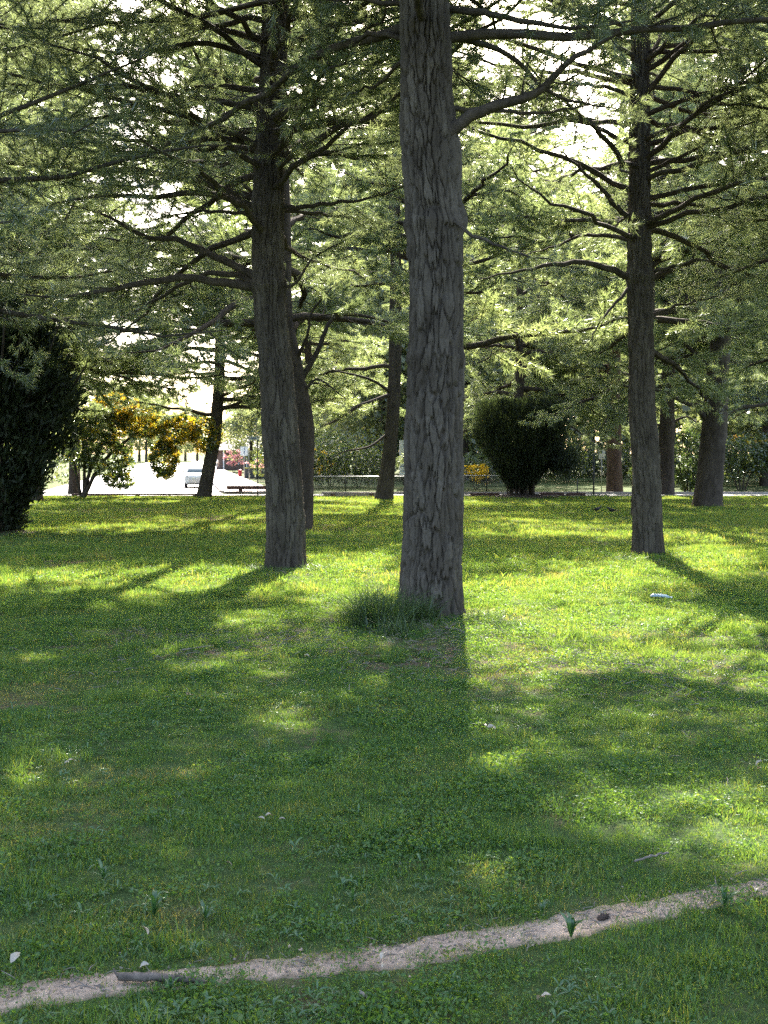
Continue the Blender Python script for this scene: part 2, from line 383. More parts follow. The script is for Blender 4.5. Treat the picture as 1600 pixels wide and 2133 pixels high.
X, Y = np.meshgrid(xs, ys)
v = np.dstack([X, Y, hgt(X, Y)]).reshape(-1, 3)
i = np.arange(len(ys) - 1)[:, None] * len(xs); j = np.arange(len(xs) - 1)[None]
q = np.stack([i + j, i + j + 1, i + len(xs) + j + 1, i + len(xs) + j], -1).reshape(-1, 4)
tag(ob('ground', mk_mesh('ground', v, q, [M['ground']], smooth=True, attrs={'bare': bare_at(v[:, 0], v[:, 1])})), kind='structure')

# dirt path worn diagonally across the foreground
pth = [(-400, 2150), (-200, 2118), (0, 2086), (150, 2061), (250, 2052), (400, 2033), (600, 2002), (750, 1978), (1000, 1945), (1190, 1912), (1400, 1882), (1600, 1857), (1800, 1833), (2000, 1812)]
PC = smooth_path([G(a, b)[:2].tolist() + [0] for a, b in pth], 700)[:, :2]
def path_half(x): return 0.068 + 0.015 * np.sin(x * 3.1) + 0.03 * vnoise(x * 4, x * 0 + 2.2) + 0.022 * vnoise(x * 19, x * 0 + 9.1) + 0.012 * vnoise(x * 47, x * 0 + 5.1)
def path_dist(x, y):
    """signed distance across the path divided by its half width"""
    yc = np.interp(x, PC[:, 0], PC[:, 1]); return (y - yc) * 0.985, yc
rows = []
lo = path_half(PC[:, 0]) + .05; hi = path_half(PC[:, 0] + 31.0) * 1.1 + .05
for t in np.linspace(-1, 1, 13):
    off = np.where(t < 0, lo * t, hi * t)
    rows.append(np.stack([PC[:, 0], PC[:, 1] + off], -1))
po = sheet('path', rows, M['path'], 0.006)
co_ = np.empty(len(po.data.vertices) * 3, np.float32); po.data.vertices.foreach_get('co', co_); co_ = co_.reshape(13, -1, 3)
co_[[0, 12], :, 2] -= .03; co_[[1, 11], :, 2] -= .010; po.data.vertices.foreach_set('co', co_.ravel()); po.data.update()
tt_ = np.repeat(np.abs(np.linspace(-1, 1, 13)), len(PC)); a_ = po.data.attributes.new('edge', 'FLOAT', 'POINT'); a_.data.foreach_set('value', tt_.astype(np.float32))
# roads
RD = np.array([-0.19, 1.0]); 
def road_pt(s_, off): return np.array([-13.6 + RD[0] * (s_ - 57) + off, s_])
ya = np.concatenate([np.linspace(57, 90, 12), np.linspace(100, 236, 18)])
sheet('road', [[road_pt(y, o) for o in np.linspace(-5.6, 4.9, 7)] for y in ya][::1], M['asphalt'], 0.008)
sheet('cross_road', [[(x, y) for x in np.linspace(-90, 90, 61)] for y in np.linspace(53.4, 57.05, 5)], M['asphalt'], 0.012)
sheet('pavement', [[road_pt(y, o) for o in np.linspace(5.05, 8.0, 4)] for y in np.concatenate([np.linspace(58.2, 90, 10), np.linspace(100, 300, 21)])], M['concrete'], 0.12)
for k, y0 in enumerate(np.arange(60, 150, 9.0)):
    sheet('lane_marking', [[road_pt(y, o) for o in (-0.06, 0.06)] for y in (y0, y0 + 1.5, y0 + 3)], M['line'], 0.014)
def kerb(name, rows, w, h):
    mb = MB()
    rows = np.asarray(rows, float); z = hgt(rows[:, 0], rows[:, 1])
    d = unit(np.gradient(rows, axis=0)); nrm = np.stack([d[:, 1], -d[:, 0]], -1)
    prof = [(-w / 2, -0.05), (-w / 2, h - 0.02), (-w / 2 + 0.02, h), (w / 2, h), (w / 2, -0.05)]
    v = np.stack([np.column_stack([rows + nrm * a, z + b]) for a, b in prof], 1); n, m = v.shape[:2]
    i = np.arange(n - 1)[:, None] * m; j = np.arange(m - 1)[None]
    mb.add(v.reshape(-1, 3), np.stack([i + j, i + j + 1, i + m + j + 1, i + m + j], -1).reshape(-1, 4))
    return tag(mb.build(name, M['kerb']), kind='structure')
kerb('kerb', [road_pt(y, 4.98) for y in np.linspace(62, 300, 60)], 0.15, 0.13)
arc = [road_pt(62, 4.98) + np.array([-4.5 * (math.cos(a) - 1), -4.6 * math.sin(a)]) for a in np.linspace(0, R(88), 14)]
kerb('kerb', arc, 0.15, 0.13)
kerb('kerb', [(x, 57.3) for x in np.linspace(-3.4, 60, 60)], 0.15, 0.13)
kerb('kerb', [(x, 53.25) for x in np.linspace(-60, 60, 90)], 0.14, 0.05)

exec_parts = []
# ================================================================== TREES
def trunk_mesh(name, cpts, mat, nu, dv, plate=(0.075, 0.27), depth=0.022, flare=0.42, bulges=(), seed=0, zfine=None):
    """cpts rows: x,y,z,r. Bark plates are carved into the surface."""
    path = smooth_path(cpts, 160)
    z = path[:, 2]; z0, z1 = z[0], z[-1]
    zz = np.arange(z0, zfine or z1, dv)
    if zfine and zfine < z1: zz = np.concatenate([zz, np.arange(zfine, z1, dv * 6)])
    zz = np.concatenate([zz, [z1]])
    cx, cy, rr = (np.interp(zz, z, path[:, k]) for k in (0, 1, 3))
    th = np.arange(nu) * 2 * math.pi / nu
    T, Z = np.meshgrid(th, zz)
    Rr = np.repeat(rr[:, None], nu, 1)
    r_ref = float(np.interp(min(z0 + 1.2, z1), z, path[:, 3]))
    # root flare with buttress lobes, whorl bulges
    hz = Z - z0
    lob = 0.5 + 0.5 * np.sin(T * 5 + seed) * np.cos(T * 2 + seed * 1.7)
    Rr = Rr * (1 + flare * (0.35 + 0.65 * lob) * np.exp(-hz / 0.22) + 0.035 * np.sin(T * 3 + Z * 0.8 + seed) + 0.02 * np.sin(T * 5 - Z * 1.7 + seed))
    for bz, amp, wd, bth, bw in bulges:
        a = np.exp(-((Z - bz) / wd) ** 2)
        if bth is not None: a = a * np.exp(-((np.angle(np.exp(1j * (T - bth)))) / bw) ** 2)
        Rr = Rr + amp * a
    # plates: elongated Voronoi on the unrolled surface
    ux = np.cos(T) * 3; uy = np.sin(T) * 3
    def plates(pw, ph, wa, sd, edge):
        nU = max(6, int(round(2 * math.pi * r_ref / pw)))
        wu = wa * vnoise(ux * .6 / pw * .1, uy * .6 / pw * .1, Z * .9 / ph, sd) + wa * .55 * vnoise(ux * 3, uy * 3, Z * 9, sd + 1) + .05 * vnoise(ux * 8, uy * 8, Z * 14, sd + 3)
        wv = 0.5 * vnoise(ux * 2, uy * 2, Z * 2.5 + 50, sd + 2) + .3 * vnoise(ux * 6, uy * 6, Z * 5 + 50, sd + 6)
        U = T / (2 * math.pi) * nU + wu; V = Z / ph + wv
        iu, iv = np.floor(U), np.floor(V)
        F1 = np.full(U.shape, 9.0); F2 = np.full(U.shape, 9.0); ID = np.zeros(U.shape)
        for a in (-1, 0, 1):
            for b in (-1, 0, 1):
                cu, cv = iu + a, iv + b; m = np.mod(cu, nU)
                ju = cu + 0.05 + 0.9 * _h(m, cv, m * 0, sd + 11); jv = cv + 0.02 + 0.96 * _h(m, cv, m * 0, sd + 12)
                d = (np.abs(U - ju) ** 2.6 + (0.72 * np.abs(V - jv)) ** 2.6) ** (1 / 2.6)
                idc = _h(m, cv, m * 0, sd + 13)
                near = d < F1
                F2 = np.where(near, F1, np.minimum(F2, d)); ID = np.where(near, idc, ID); F1 = np.where(near, d, F1)
        g = np.clip((F2 - F1) / edge, 0, 1); return g * g * (3 - 2 * g), ID
    g1, ID = plates(plate[0], plate[1], 0.42, seed, 0.2)
    g2, ID2 = plates(plate[0] * .55, plate[1] * .42, 0.5, seed + 40, 0.2)
    g = g1 * (0.78 + 0.22 * g2); ID = np.clip(ID * .65 + ID2 * .35, 0, 1)
    fine = vnoise(ux * 7, uy * 7, Z * 9, seed + 4) * 0.5 + vnoise(ux * 16, uy * 16, Z * 22, seed + 5) * 0.3
    lump = vnoise(ux * 1.6, uy * 1.6, Z * 2.1, seed + 8)
    Rr = Rr + depth * (g - 0.75) + depth * 0.45 * (ID - 0.5) * g + depth * 0.12 * fine + depth * 0.35 * lump
    v = np.stack([cx[:, None] + Rr * np.cos(T), cy[:, None] + Rr * np.sin(T), Z], -1).reshape(-1, 3)
    n, m = Z.shape
    i = np.arange(n - 1)[:, None] * m; j = np.arange(m)[None]; jn = (j + 1) % m
    q = np.stack([i + j, i + jn, i + m + jn, i + m + j], -1).reshape(-1, 4)
    tone = np.clip(0.08 + 0.85 * ID + 0.12 * fine, 0, 1).ravel()
    return mk_mesh(name, v, q, [mat], smooth=True, attrs={'tone': tone}), path

def needle_tris(pos, dr, n_per, length, width, rg, tone, spread=0.85, droop=0.12):
    """thin needles fanned round each tuft direction"""
    n = len(pos)
    if n == 0: return np.zeros((0, 3)), np.zeros((0, 3), int), np.zeros(0)
    p = np.repeat(pos, n_per, 0); d = np.repeat(dr, n_per, 0); L = np.repeat(length, n_per) * rg.uniform(0.65, 1.15, n * n_per)
    rv = unit(rg.normal(size=(n * n_per, 3)))
    nd = unit(d * rg.uniform(0.25, 0.9, (n * n_per, 1)) + rv * spread * rg.uniform(0.5, 1.0, (n * n_per, 1)) + np.array([0, 0, -droop]))
    p = p - d * (rg.uniform(0, 0.55, (n * n_per, 1)) * L[:, None])
    sd = unit(np.cross(nd, rg.normal(size=(n * n_per, 3))))
    tip = p + nd * L[:, None]
    w = np.broadcast_to(width, (n,)); w = np.repeat(w, n_per)[:, None] * 0.5
    v = np.stack([p - sd * w, p + sd * w, tip], 1).reshape(-1, 3)
    f = np.arange(n * n_per * 3).reshape(-1, 3)
    t = np.repeat(np.clip(np.repeat(tone, n_per) + rg.normal(0, 0.07, n * n_per), 0, 1), 3)
    return v, f, t

def grow(path, r0, rg, L, twig_gap=0.2, bare=0.22, tuft_gap=0.16, flat=0.35, twig_len=1.0, sub=True):
    """a limb: returns wood polylines [(pts, radii, sides)] and tuft positions / directions"""
    wood = []; tp = []; td = []
    n = len(path); tt = np.linspace(0, 1, n)
    rad = r0 * (1 - tt) ** 0.85 + 0.006
    wood.append((path, rad, 7))
    seg = unit(np.gradient(path, axis=0))
    side = 1; t = bare + rg.uniform(0, 0.05)
    while t < 0.985:
        k = t * (n - 1); i0 = int(k); u = k - i0; i1 = min(i0 + 1, n - 1)
        p = path[i0] * (1 - u) + path[i1] * u; tg = seg[i0]
        lat = unit(np.cross(tg, [0, 0, 1.0])) * side
        d = unit(tg * rg.uniform(0.45, 0.95) + lat * rg.uniform(0.6, 1.1) + np.array([0, 0, rg.normal(0.08, flat)]))
        tl = twig_len * min(1.7, 0.42 * L) * (0.35 + 0.65 * rg.random()) * (1 - 0.62 * t) * (0.55 + 0.45 * min(1, (t - bare + 0.1) / 0.25))
        m = 6; s = np.linspace(0, 1, m)[:, None]
        bend = rg.normal(0, 0.12, 3) * tl + np.array([0, 0, -0.10 * tl])
        tw = p + d * s * tl + bend * s ** 2 + np.array([0, 0, 0.16 * tl]) * s ** 3
        rt = 0.22 * float(np.interp(t, tt, rad)) + 0.003
        wood.append((tw, np.linspace(rt, 0.0022, m), 3))
        td_ = unit(np.gradient(tw, axis=0))
        nt_ = max(2, int(tl / tuft_gap))
        for a in np.linspace(0.45 if t < 0.6 else 0.25, 1.0, nt_):
            kk = a * (m - 1); ii = min(int(kk), m - 2); uu = kk - ii
            tp.append(tw[ii] * (1 - uu) + tw[ii + 1] * uu); td.append(td_[min(ii + 1, m - 1)])
        if sub and tl > 0.35:
            ns = int(tl / 0.17)
            for a in rg.uniform(0.15, 0.97, ns):
                kk = a * (m - 1); ii = min(int(kk), m - 2); uu = kk - ii
                pp = tw[ii] * (1 - uu) + tw[ii + 1] * uu
                dd = unit(td_[ii] * 0.7 + unit(np.cross(td_[ii], [0, 0, 1.0])) * rg.choice([-1, 1]) * rg.uniform(0.4, 1.1) + np.array([0, 0, rg.normal(0.05, 0.35)]))
                sl_ = rg.uniform(0.16, 0.5) * (1.05 - 0.4 * a)
                e = pp + dd * sl_ + np.array([0, 0, rg.normal(-0.01, 0.05)])
                wood.append((np.stack([pp, (pp + e) / 2 + rg.normal(0, 0.012, 3), e]), np.array([0.004, 0.003, 0.0018]), 3))
                if a > 0.3 or t > 0.5:
                    for b in ((0.55, 1.0) if sl_ > 0.25 else (1.0,)):
                        tp.append(pp + (e - pp) * b); td.append(dd)
        side = -side; t += twig_gap / L * rg.uniform(0.6, 1.4)
    tp.append(path[-1]); td.append(seg[-1])
    return wood, np.array(tp), unit(np.array(td))

def wood_mesh(name, wood, mat):
    vs, qs, n = [], [], 0
    for pts, rad, k in wood:
        v, q = tube(pts, rad, k); vs.append(v); qs.append(q + n); n += len(v)
    return mk_mesh(name, np.vstack(vs), np.vstack(qs), [mat], smooth=True)

def limb_path(p0, az, L, elev, droop, up, rg, n=13):
    """from p0 outward: rises at elev, sags, turns up at the tip"""
    s = np.linspace(0, 1, n)
    h = np.array([math.cos(az), math.sin(az), 0]); lat = np.array([-h[1], h[0], 0])
    wob = np.cumsum(rg.normal(0, 0.035, n)); wob -= wob[0]; wz = np.cumsum(rg.normal(0, 0.022, n)); wz -= wz[0]
    out = np.outer(s * L * math.cos(elev), h) + np.outer(wob * L * 0.5, lat)
    out[:, 2] = L * (math.sin(elev) * s - droop * s ** 2 + up * s ** 3.2) + wz * L * 0.4
    return np.asarray(p0) + out

def main_pine(name, label, base, cpts, nu, dv, bulges, limbs, zstart, ztop, Lmax, seed, zfine, needles=26, depth=0.022, plate=(0.075, 0.27), step=0.5, nlen=0.145, nwid=0.0068):
    rg = np.random.default_rng(seed)
    root = thing(name, label, 'tree', (base[0], base[1], 0))
    off = np.array([base[0], base[1], 0.0])
    loc = [(x - off[0], y - off[1], z, r) for x, y, z, r in cpts]
    me, path = trunk_mesh('trunk', loc, M['bark'], nu, dv, plate=plate, depth=depth, bulges=bulges, seed=seed, zfine=zfine)
    ob('trunk', me, root)
    def axis(z): return np.array([np.interp(z, path[:, 2], path[:, 0]), np.interp(z, path[:, 2], path[:, 1]), z]), float(np.interp(z, path[:, 2], path[:, 3]))
    def put(pth_, r0, L, dense=1.0, bare=0.22):
        wood, tp, td = grow(pth_, r0, rg, L, twig_gap=0.15, bare=bare, tuft_gap=0.085, flat=0.5)
        wp = tp + off
        kill = lit_at(wp) & (rg.random(len(wp)) < 0.97)
        kill |= gap_at(wp) & (rg.random(len(wp)) < 0.75)
        clump = vnoise(wp[:, 0] * 1.4, wp[:, 1] * 1.4, wp[:, 2] * 1.4, 21)
        kill |= (clump < -0.42) & (rg.random(len(wp)) < 0.6)
        for tx, ty in ((-1.75, DB), (4.6, DC)):      # boughs are bare of needles close to the trunks
            kill |= (np.abs(wp[:, 0] - tx) < .5) & (wp[:, 1] < ty + .3) & (wp[:, 1] > ty - 6) & (rg.random(len(wp)) < .85)
        px_, py_, f_ = proj(wp)
        unseen = (f_ < 0.3) | (py_ < -120) | (px_ < -200) | (px_ > 1800)
        kill |= unseen & (rg.random(len(wp)) > 0.9)
        mids = np.array([w[0][len(w[0]) // 2] for w in wood]) + off
        drop = lit_at(mids, True) & (rg.random(len(wood)) < 0.92); drop[0] = False
        if zfine == 8: drop[1:] |= (np.array([len(w[0]) for w in wood[1:]]) == 3) & (rg.random(len(wood) - 1) < .7)
        wood = [w for w, k_ in zip(wood, drop) if not k_]
        b = ob('branch', wood_mesh('branch', wood, M['twig']), root)
        for sel, npn, wf, lf in ((~kill & ~unseen, needles, 1.0, 1.0), (~kill & unseen, 9, 10.0, 1.8)):
            if not sel.any(): continue
            tone = np.clip(0.45 + 0.28 * clump[sel] + rg.normal(0, 0.1, sel.sum()), 0, 1)
            v, f, t = needle_tris(tp[sel], td[sel], npn, nlen * lf * rg.uniform(0.8, 1.15, sel.sum()), nwid * wf, rg, tone, spread=0.68)
            tag(ob('foliage', mk_mesh('foliage', v, f, [M['needle']], attrs={'tone': t}), b), kind='stuff')
    for pts, r0, bare in limbs:
        pw = smooth_path([np.asarray(p) - off for p in pts], 16)
        pw[2:-1] += rg.normal(0, .012, (13, 3))
        L = float(np.linalg.norm(np.diff(pw, axis=0), axis=1).sum())
        put(pw, r0, L, bare=bare)
    z = zstart
    while z < ztop:
        f = (z - zstart) / (ztop - zstart)
        nb = rg.integers(3, 6); a0 = rg.uniform(0, 6.28)
        for k in range(nb):
            az = a0 + k * 6.283 / nb + rg.normal(0, 0.3)
            c, r = axis(z + rg.normal(0, 0.08))
            L = Lmax * (1 - f) ** 0.75 * rg.uniform(0.7, 1.1) + 0.7
            pl = limb_path(c + np.array([math.cos(az), math.sin(az), 0]) * r * 0.6, az, L, R(8 + 28 * f) + rg.normal(0, 0.13), 0.24 * (1 - f) * rg.uniform(.5, 1.35), 0.14, rg)
            ww = pl[[5, 9, 12]] + off
            if lit_at(ww, True).mean() > 0.6 and rg.random() < 0.8: continue
            put(pl, 0.011 + 0.0075 * L, L, bare=0.2)
        z += step * rg.uniform(0.8, 1.25)
    return root

# ---- the three near pines
def trunk_from_pixels(Y, rows, ztop, xtop, rtop):
    out = []
    for py, pxc, wpx in rows:
        p = P(pxc, py, Y); out.append((p[0], Y, p[2], wpx / FPX * Y / 2))
    out[0] = (out[0][0], Y, -0.12, out[0][3])
    out.append((xtop, Y, ztop, rtop)); return out
DA = G(905, 1280)[1]; DB = G(597, 1180)[1]; DC = G(1350, 1153)[1]
A_rows = [(1283, 903, 122), (1150, 902, 117), (950, 904, 114), (750, 907, 112), (600, 908, 107), (470, 903, 109), (380, 896, 101), (250, 888, 101), (100, 886, 98), (-60, 885, 95)]
B_rows = [(1182, 597, 76), (1050, 594, 75), (900, 583, 72), (760, 573, 66), (600, 560, 61), (430, 559, 60), (300, 563, 57), (120, 570, 52), (-60, 575, 48)]
C_rows = [(1155, 1350, 60), (1050, 1348, 59), (950, 1344, 54), (830, 1336, 51), (700, 1335, 48), (580, 1333, 48), (450, 1332, 44), (300, 1333, 40), (120, 1334, 36), (-60, 1335, 33)]
zA = lambda py: P(905, py, DA)[2]
zB = lambda py: P(560, py, DB)[2]
zC = lambda py: P(1335, py, DC)[2]
limbsA = [([P(935, 275, DA - .1), P(985, 240, DA - .15), P(1050, 215, DA - .3), P(1120, 190, DA - .5), P(1200, 120, DA - .8), P(1300, 60, DA - 1.2)], 0.065, 0.3),
          ([P(940, 455, DA - .2), P(980, 485, DA - .3), P(1060, 520, DA - .4), P(1150, 540, DA - .6)], 0.016, 0.55),
          ([P(930, 18, DA), P(1000, 25, DA - .2), P(1100, 45, DA - .4), P(1210, 60, DA - .6), P(1330, 40, DA - 1)], 0.035, 0.3),
          ([P(930, 70, DA), P(1010, 95, DA + .3), P(1080, 130, DA + .6), P(1160, 200, DA + 1), P(1300, 230, DA + 1.2)], 0.032, 0.35),
          ([P(850, 8, DA), P(740, 0, DA - .1), P(600, -5, DA + .2), P(420, 30, DA + .2)], 0.022, 0.2),
          ([P(850, 80, DA + .1), P(760, 75, DA + .4), P(680, 110, DA + .8), P(560, 160, DA + 1.2)], 0.025, 0.3),
          ([P(930, 225, DA + .2), P(1010, 228, DA + .6), P(1120, 235, DA + 1.2), P(1260, 215, DA + 1.8)], 0.025, 0.3),
          ([P(845, 120, DA + .2), P(780, 180, DA + .8), P(700, 200, DA + 1.4)], 0.02, 0.3)]
limbsB = [([P(535, 600, DB), P(460, 588, DB - .3), P(390, 578, DB - .5), P(310, 588, DB - .8), P(220, 605, DB - 1.1), P(110, 618, DB - 1.5), P(20, 610, DB - 1.8)], 0.07, 0.4),
          ([P(535, 575, DB), P(470, 545, DB + .2), P(420, 522, DB + .3), P(370, 498, DB + .5), P(300, 493, DB + .8), P(225, 450, DB + 1), P(120, 420, DB + 1.3)], 0.062, 0.42),
          ([P(540, 590, DB), P(470, 570, DB + .5), P(410, 575, DB + 1), P(300, 640, DB + 1.5), P(200, 690, DB + 2)], 0.05, 0.35),
          ([P(535, 432, DB), P(470, 412, DB - .2), P(400, 400, DB - .4), P(310, 412, DB - .7), P(200, 408, DB - 1.1), P(90, 430, DB - 1.6)], 0.055, 0.4),
          ([P(540, 445, DB), P(450, 440, DB + .6), P(380, 445, DB + 1), P(280, 470, DB + 1.5)], 0.03, 0.3),
          ([P(585, 430, DB), P(640, 428, DB - .3), P(710, 420, DB - .6), P(790, 408, DB - .9), P(860, 380, DB - 1.3)], 0.035, 0.3),
          ([P(585, 438, DB), P(660, 445, DB + .5), P(740, 455, DB + 1), P(840, 480, DB + 1.4)], 0.028, 0.3),
          ([P(590, 600, DB), P(620, 585, DB - .2), P(650, 540, DB - .4), P(720, 500, DB - .7)], 0.02, 0.3),
          ([P(540, 300, DB), P(450, 290, DB - .4), P(350, 300, DB - .8), P(240, 290, DB - 1.3), P(120, 310, DB - 1.8)], 0.045, 0.3),
          ([P(545, 190, DB), P(430, 180, DB + .4), P(300, 200, DB + .9), P(180, 180, DB + 1.4)], 0.045, 0.3),
          ([P(590, 270, DB), P(680, 250, DB - .3), P(760, 215, DB - .6), P(840, 190, DB - .9)], 0.035, 0.25),
          ([P(545, 120, DB), P(420, 90, DB - .4), P(280, 110, DB - .9), P(120, 90, DB - 1.4)], 0.045, 0.3),
          ([P(590, 150, DB), P(680, 120, DB + .3), P(780, 100, DB + .8)], 0.035, 0.25)]
limbsC = [([P(1315, 580, DC), P(1265, 560, DC - .3), P(1215, 546, DC - .5), P(1150, 552, DC - .8), P(1080, 565, DC - 1.1), P(990, 582, DC - 1.4)], 0.06, 0.35),
          ([P(1315, 500, DC), P(1270, 492, DC + .3), P(1215, 490, DC + .6), P(1150, 515, DC + .9), P(1080, 535, DC + 1.2)], 0.038, 0.3),
          ([P(1318, 460, DC), P(1285, 430, DC - .2), P(1250, 390, DC - .5), P(1200, 345, DC - .8), P(1150, 300, DC - 1)], 0.05, 0.35),
          ([P(1310, 600, DC - .1), P(1275, 640, DC - .4), P(1245, 680, DC - .6), P(1230, 710, DC - .8)], 0.03, 0.3),
          ([P(1350, 358, DC), P(1400, 335, DC - .3), P(1450, 310, DC - .6), P(1510, 275, DC - 1), P(1590, 250, DC - 1.4)], 0.035, 0.3),
          ([P(1350, 570, DC), P(1410, 552, DC - .3), P(1465, 540, DC - .5), P(1530, 560, DC - .8)], 0.03, 0.3),
          ([P(1350, 660, DC), P(1400, 640, DC + .4), P(1460, 625, DC + .8), P(1540, 610, DC + 1.2)], 0.025, 0.25),
          ([P(1320, 250, DC), P(1260, 255, DC + .2), P(1200, 240, DC + .5), P(1110, 210, DC + .9)], 0.035, 0.3),
          ([P(1320, 200, DC), P(1250, 180, DC - .4), P(1170, 170, DC - .9), P(1080, 160, DC - 1.4)], 0.035, 0.3),
          ([P(1345, 110, DC), P(1430, 105, DC - .6), P(1520, 108, DC - 1.2), P(1620, 100, DC - 2)], 0.045, 0.3),
          ([P(1350, 180, DC), P(1430, 190, DC + .4), P(1520, 220, DC + .8), P(1620, 250, DC + 1.2)], 0.04, 0.3),
          ([P(1325, 90, DC), P(1250, 70, DC + .3), P(1160, 90, DC + .7)], 0.035, 0.3)]
main_pine('pine_tree', 'thick pine trunk with deep plated bark and a grass tussock at its foot', (P(903, 1283, DA)[0], DA),
          trunk_from_pixels(DA, A_rows, 15.0, P(885, 0, DA)[0], 0.10), 290, 0.0145,
          [(zA(470), 0.026, 0.07, None, 1), (zA(450), 0.04, 0.14, 0.0, 0.6), (zA(330), 0.045, 0.45, -0.2, 0.6), (zA(745), 0.02, 0.06, None, 1), (zA(150), 0.012, 0.05, None, 1)],
          limbsA, 6.2, 14.5, 4.8, 11, 7.2, needles=22, step=0.36, depth=0.055, plate=(0.10, 0.38))
main_pine('pine_tree', 'pine bending slightly to one side, long bare lower limbs stretching towards the road', (P(597, 1180, DB)[0], DB),
          trunk_from_pixels(DB, B_rows, 16.5, P(590, 0, DB)[0], 0.10), 180, 0.024,
          [(zB(595), 0.045, 0.12, None, 1), (zB(432), 0.03, 0.1, None, 1), (zB(770), 0.015, 0.08, None, 1)],
          limbsB, 5.3, 16, 5.3, 12, 9.5, needles=22, depth=0.052, plate=(0.115, 0.50), nwid=0.0082, step=0.36)
main_pine('pine_tree', 'slender straight pine with dark limbs, standing alone over plastic litter in the grass', (P(1350, 1153, DC)[0], DC),
          trunk_from_pixels(DC, C_rows, 16.5, P(1340, 0, DC)[0], 0.09), 140, 0.026,
          [(zC(578), 0.03, 0.1, None, 1), (zC(455), 0.025, 0.1, None, 1), (zC(720), 0.012, 0.08, None, 1)],
          limbsC, 5.8, 16, 4.8, 13, 10.5, needles=22, depth=0.046, plate=(0.105, 0.46), nwid=0.0088, step=0.38)

main_pine('pine_tree', 'pine whose drooping boughs reach over the lawn in front of the cypress', (-7.4, 14.0),
          [(-7.4, 14, -.2, .3), (-7.4, 14, 3, .26), (-7.3, 14, 8, .2), (-7.2, 14, 15, .06)], 60, 0.1, [], [], 3.6, 14.5, 5.4, 14, 8, needles=15, depth=0.03, plate=(0.11, 0.4), nwid=0.011, step=0.55)
main_pine('pine_tree', 'pine whose long boughs hang over the lawn beyond the plastic litter', (8.6, 15.5),
          [(8.6, 15.5, -.2, .3), (8.6, 15.5, 3, .26), (8.6, 15.5, 8, .2), (8.5, 15.5, 15, .06)], 60, 0.1, [], [], 5.2, 14.5, 5.2, 15, 8, needles=15, depth=0.03, plate=(0.11, 0.4), nwid=0.011, step=0.55)
# ---- shared branches for the trees behind
def shared_branch(seed, style):
    rg = np.random.default_rng(seed)
    L = 5.0
    droop, up, elev = {'pine': (0.25, 0.16, 0.12), 'cedar': (0.22, 0.06, 0.10), 'weep': (0.42, 0.10, 0.18)}[style]
    pl = limb_path((0, 0, 0), 0.0, L, elev, droop, up, rg, 14)
    wood, tp, td = grow(pl, 0.085, rg, L, twig_gap=0.2, bare=0.14, tuft_gap=0.15, flat=0.45 if style != 'cedar' else 0.15, twig_len=1.25, sub=True)
    clump = vnoise(tp[:, 0] * 1.1, tp[:, 1] * 1.1, tp[:, 2] * 1.1, seed)
    keep = (clump > -0.4) | (rg.random(len(tp)) < 0.35)
    tp, td, clump = tp[keep], td[keep], clump[keep]
    tone = np.clip(0.5 + 0.3 * clump + rg.normal(0, 0.12, len(tp)), 0, 1)
    if style == 'weep': td = unit(td + np.array([0, 0, -0.5]))
    v, f, t = needle_tris(tp, td, 26, 0.2 * rg.uniform(0.8, 1.2, len(tp)), 0.016, rg, tone, spread=0.7, droop=0.1 if style != 'weep' else 0.35)
    wood = [w for i, w in enumerate(wood) if w[2] > 3 or i % 2 == 0 or len(w[0]) > 3]
    return wood_mesh('branch', wood, M['twig']), mk_mesh('foliage', v, f, [M['needle_mid']], attrs={'tone': t})
SB = {st: [shared_branch(100 + 10 * k + i, st) for i in range(4)] for k, st in enumerate(('pine', 'cedar', 'weep'))}

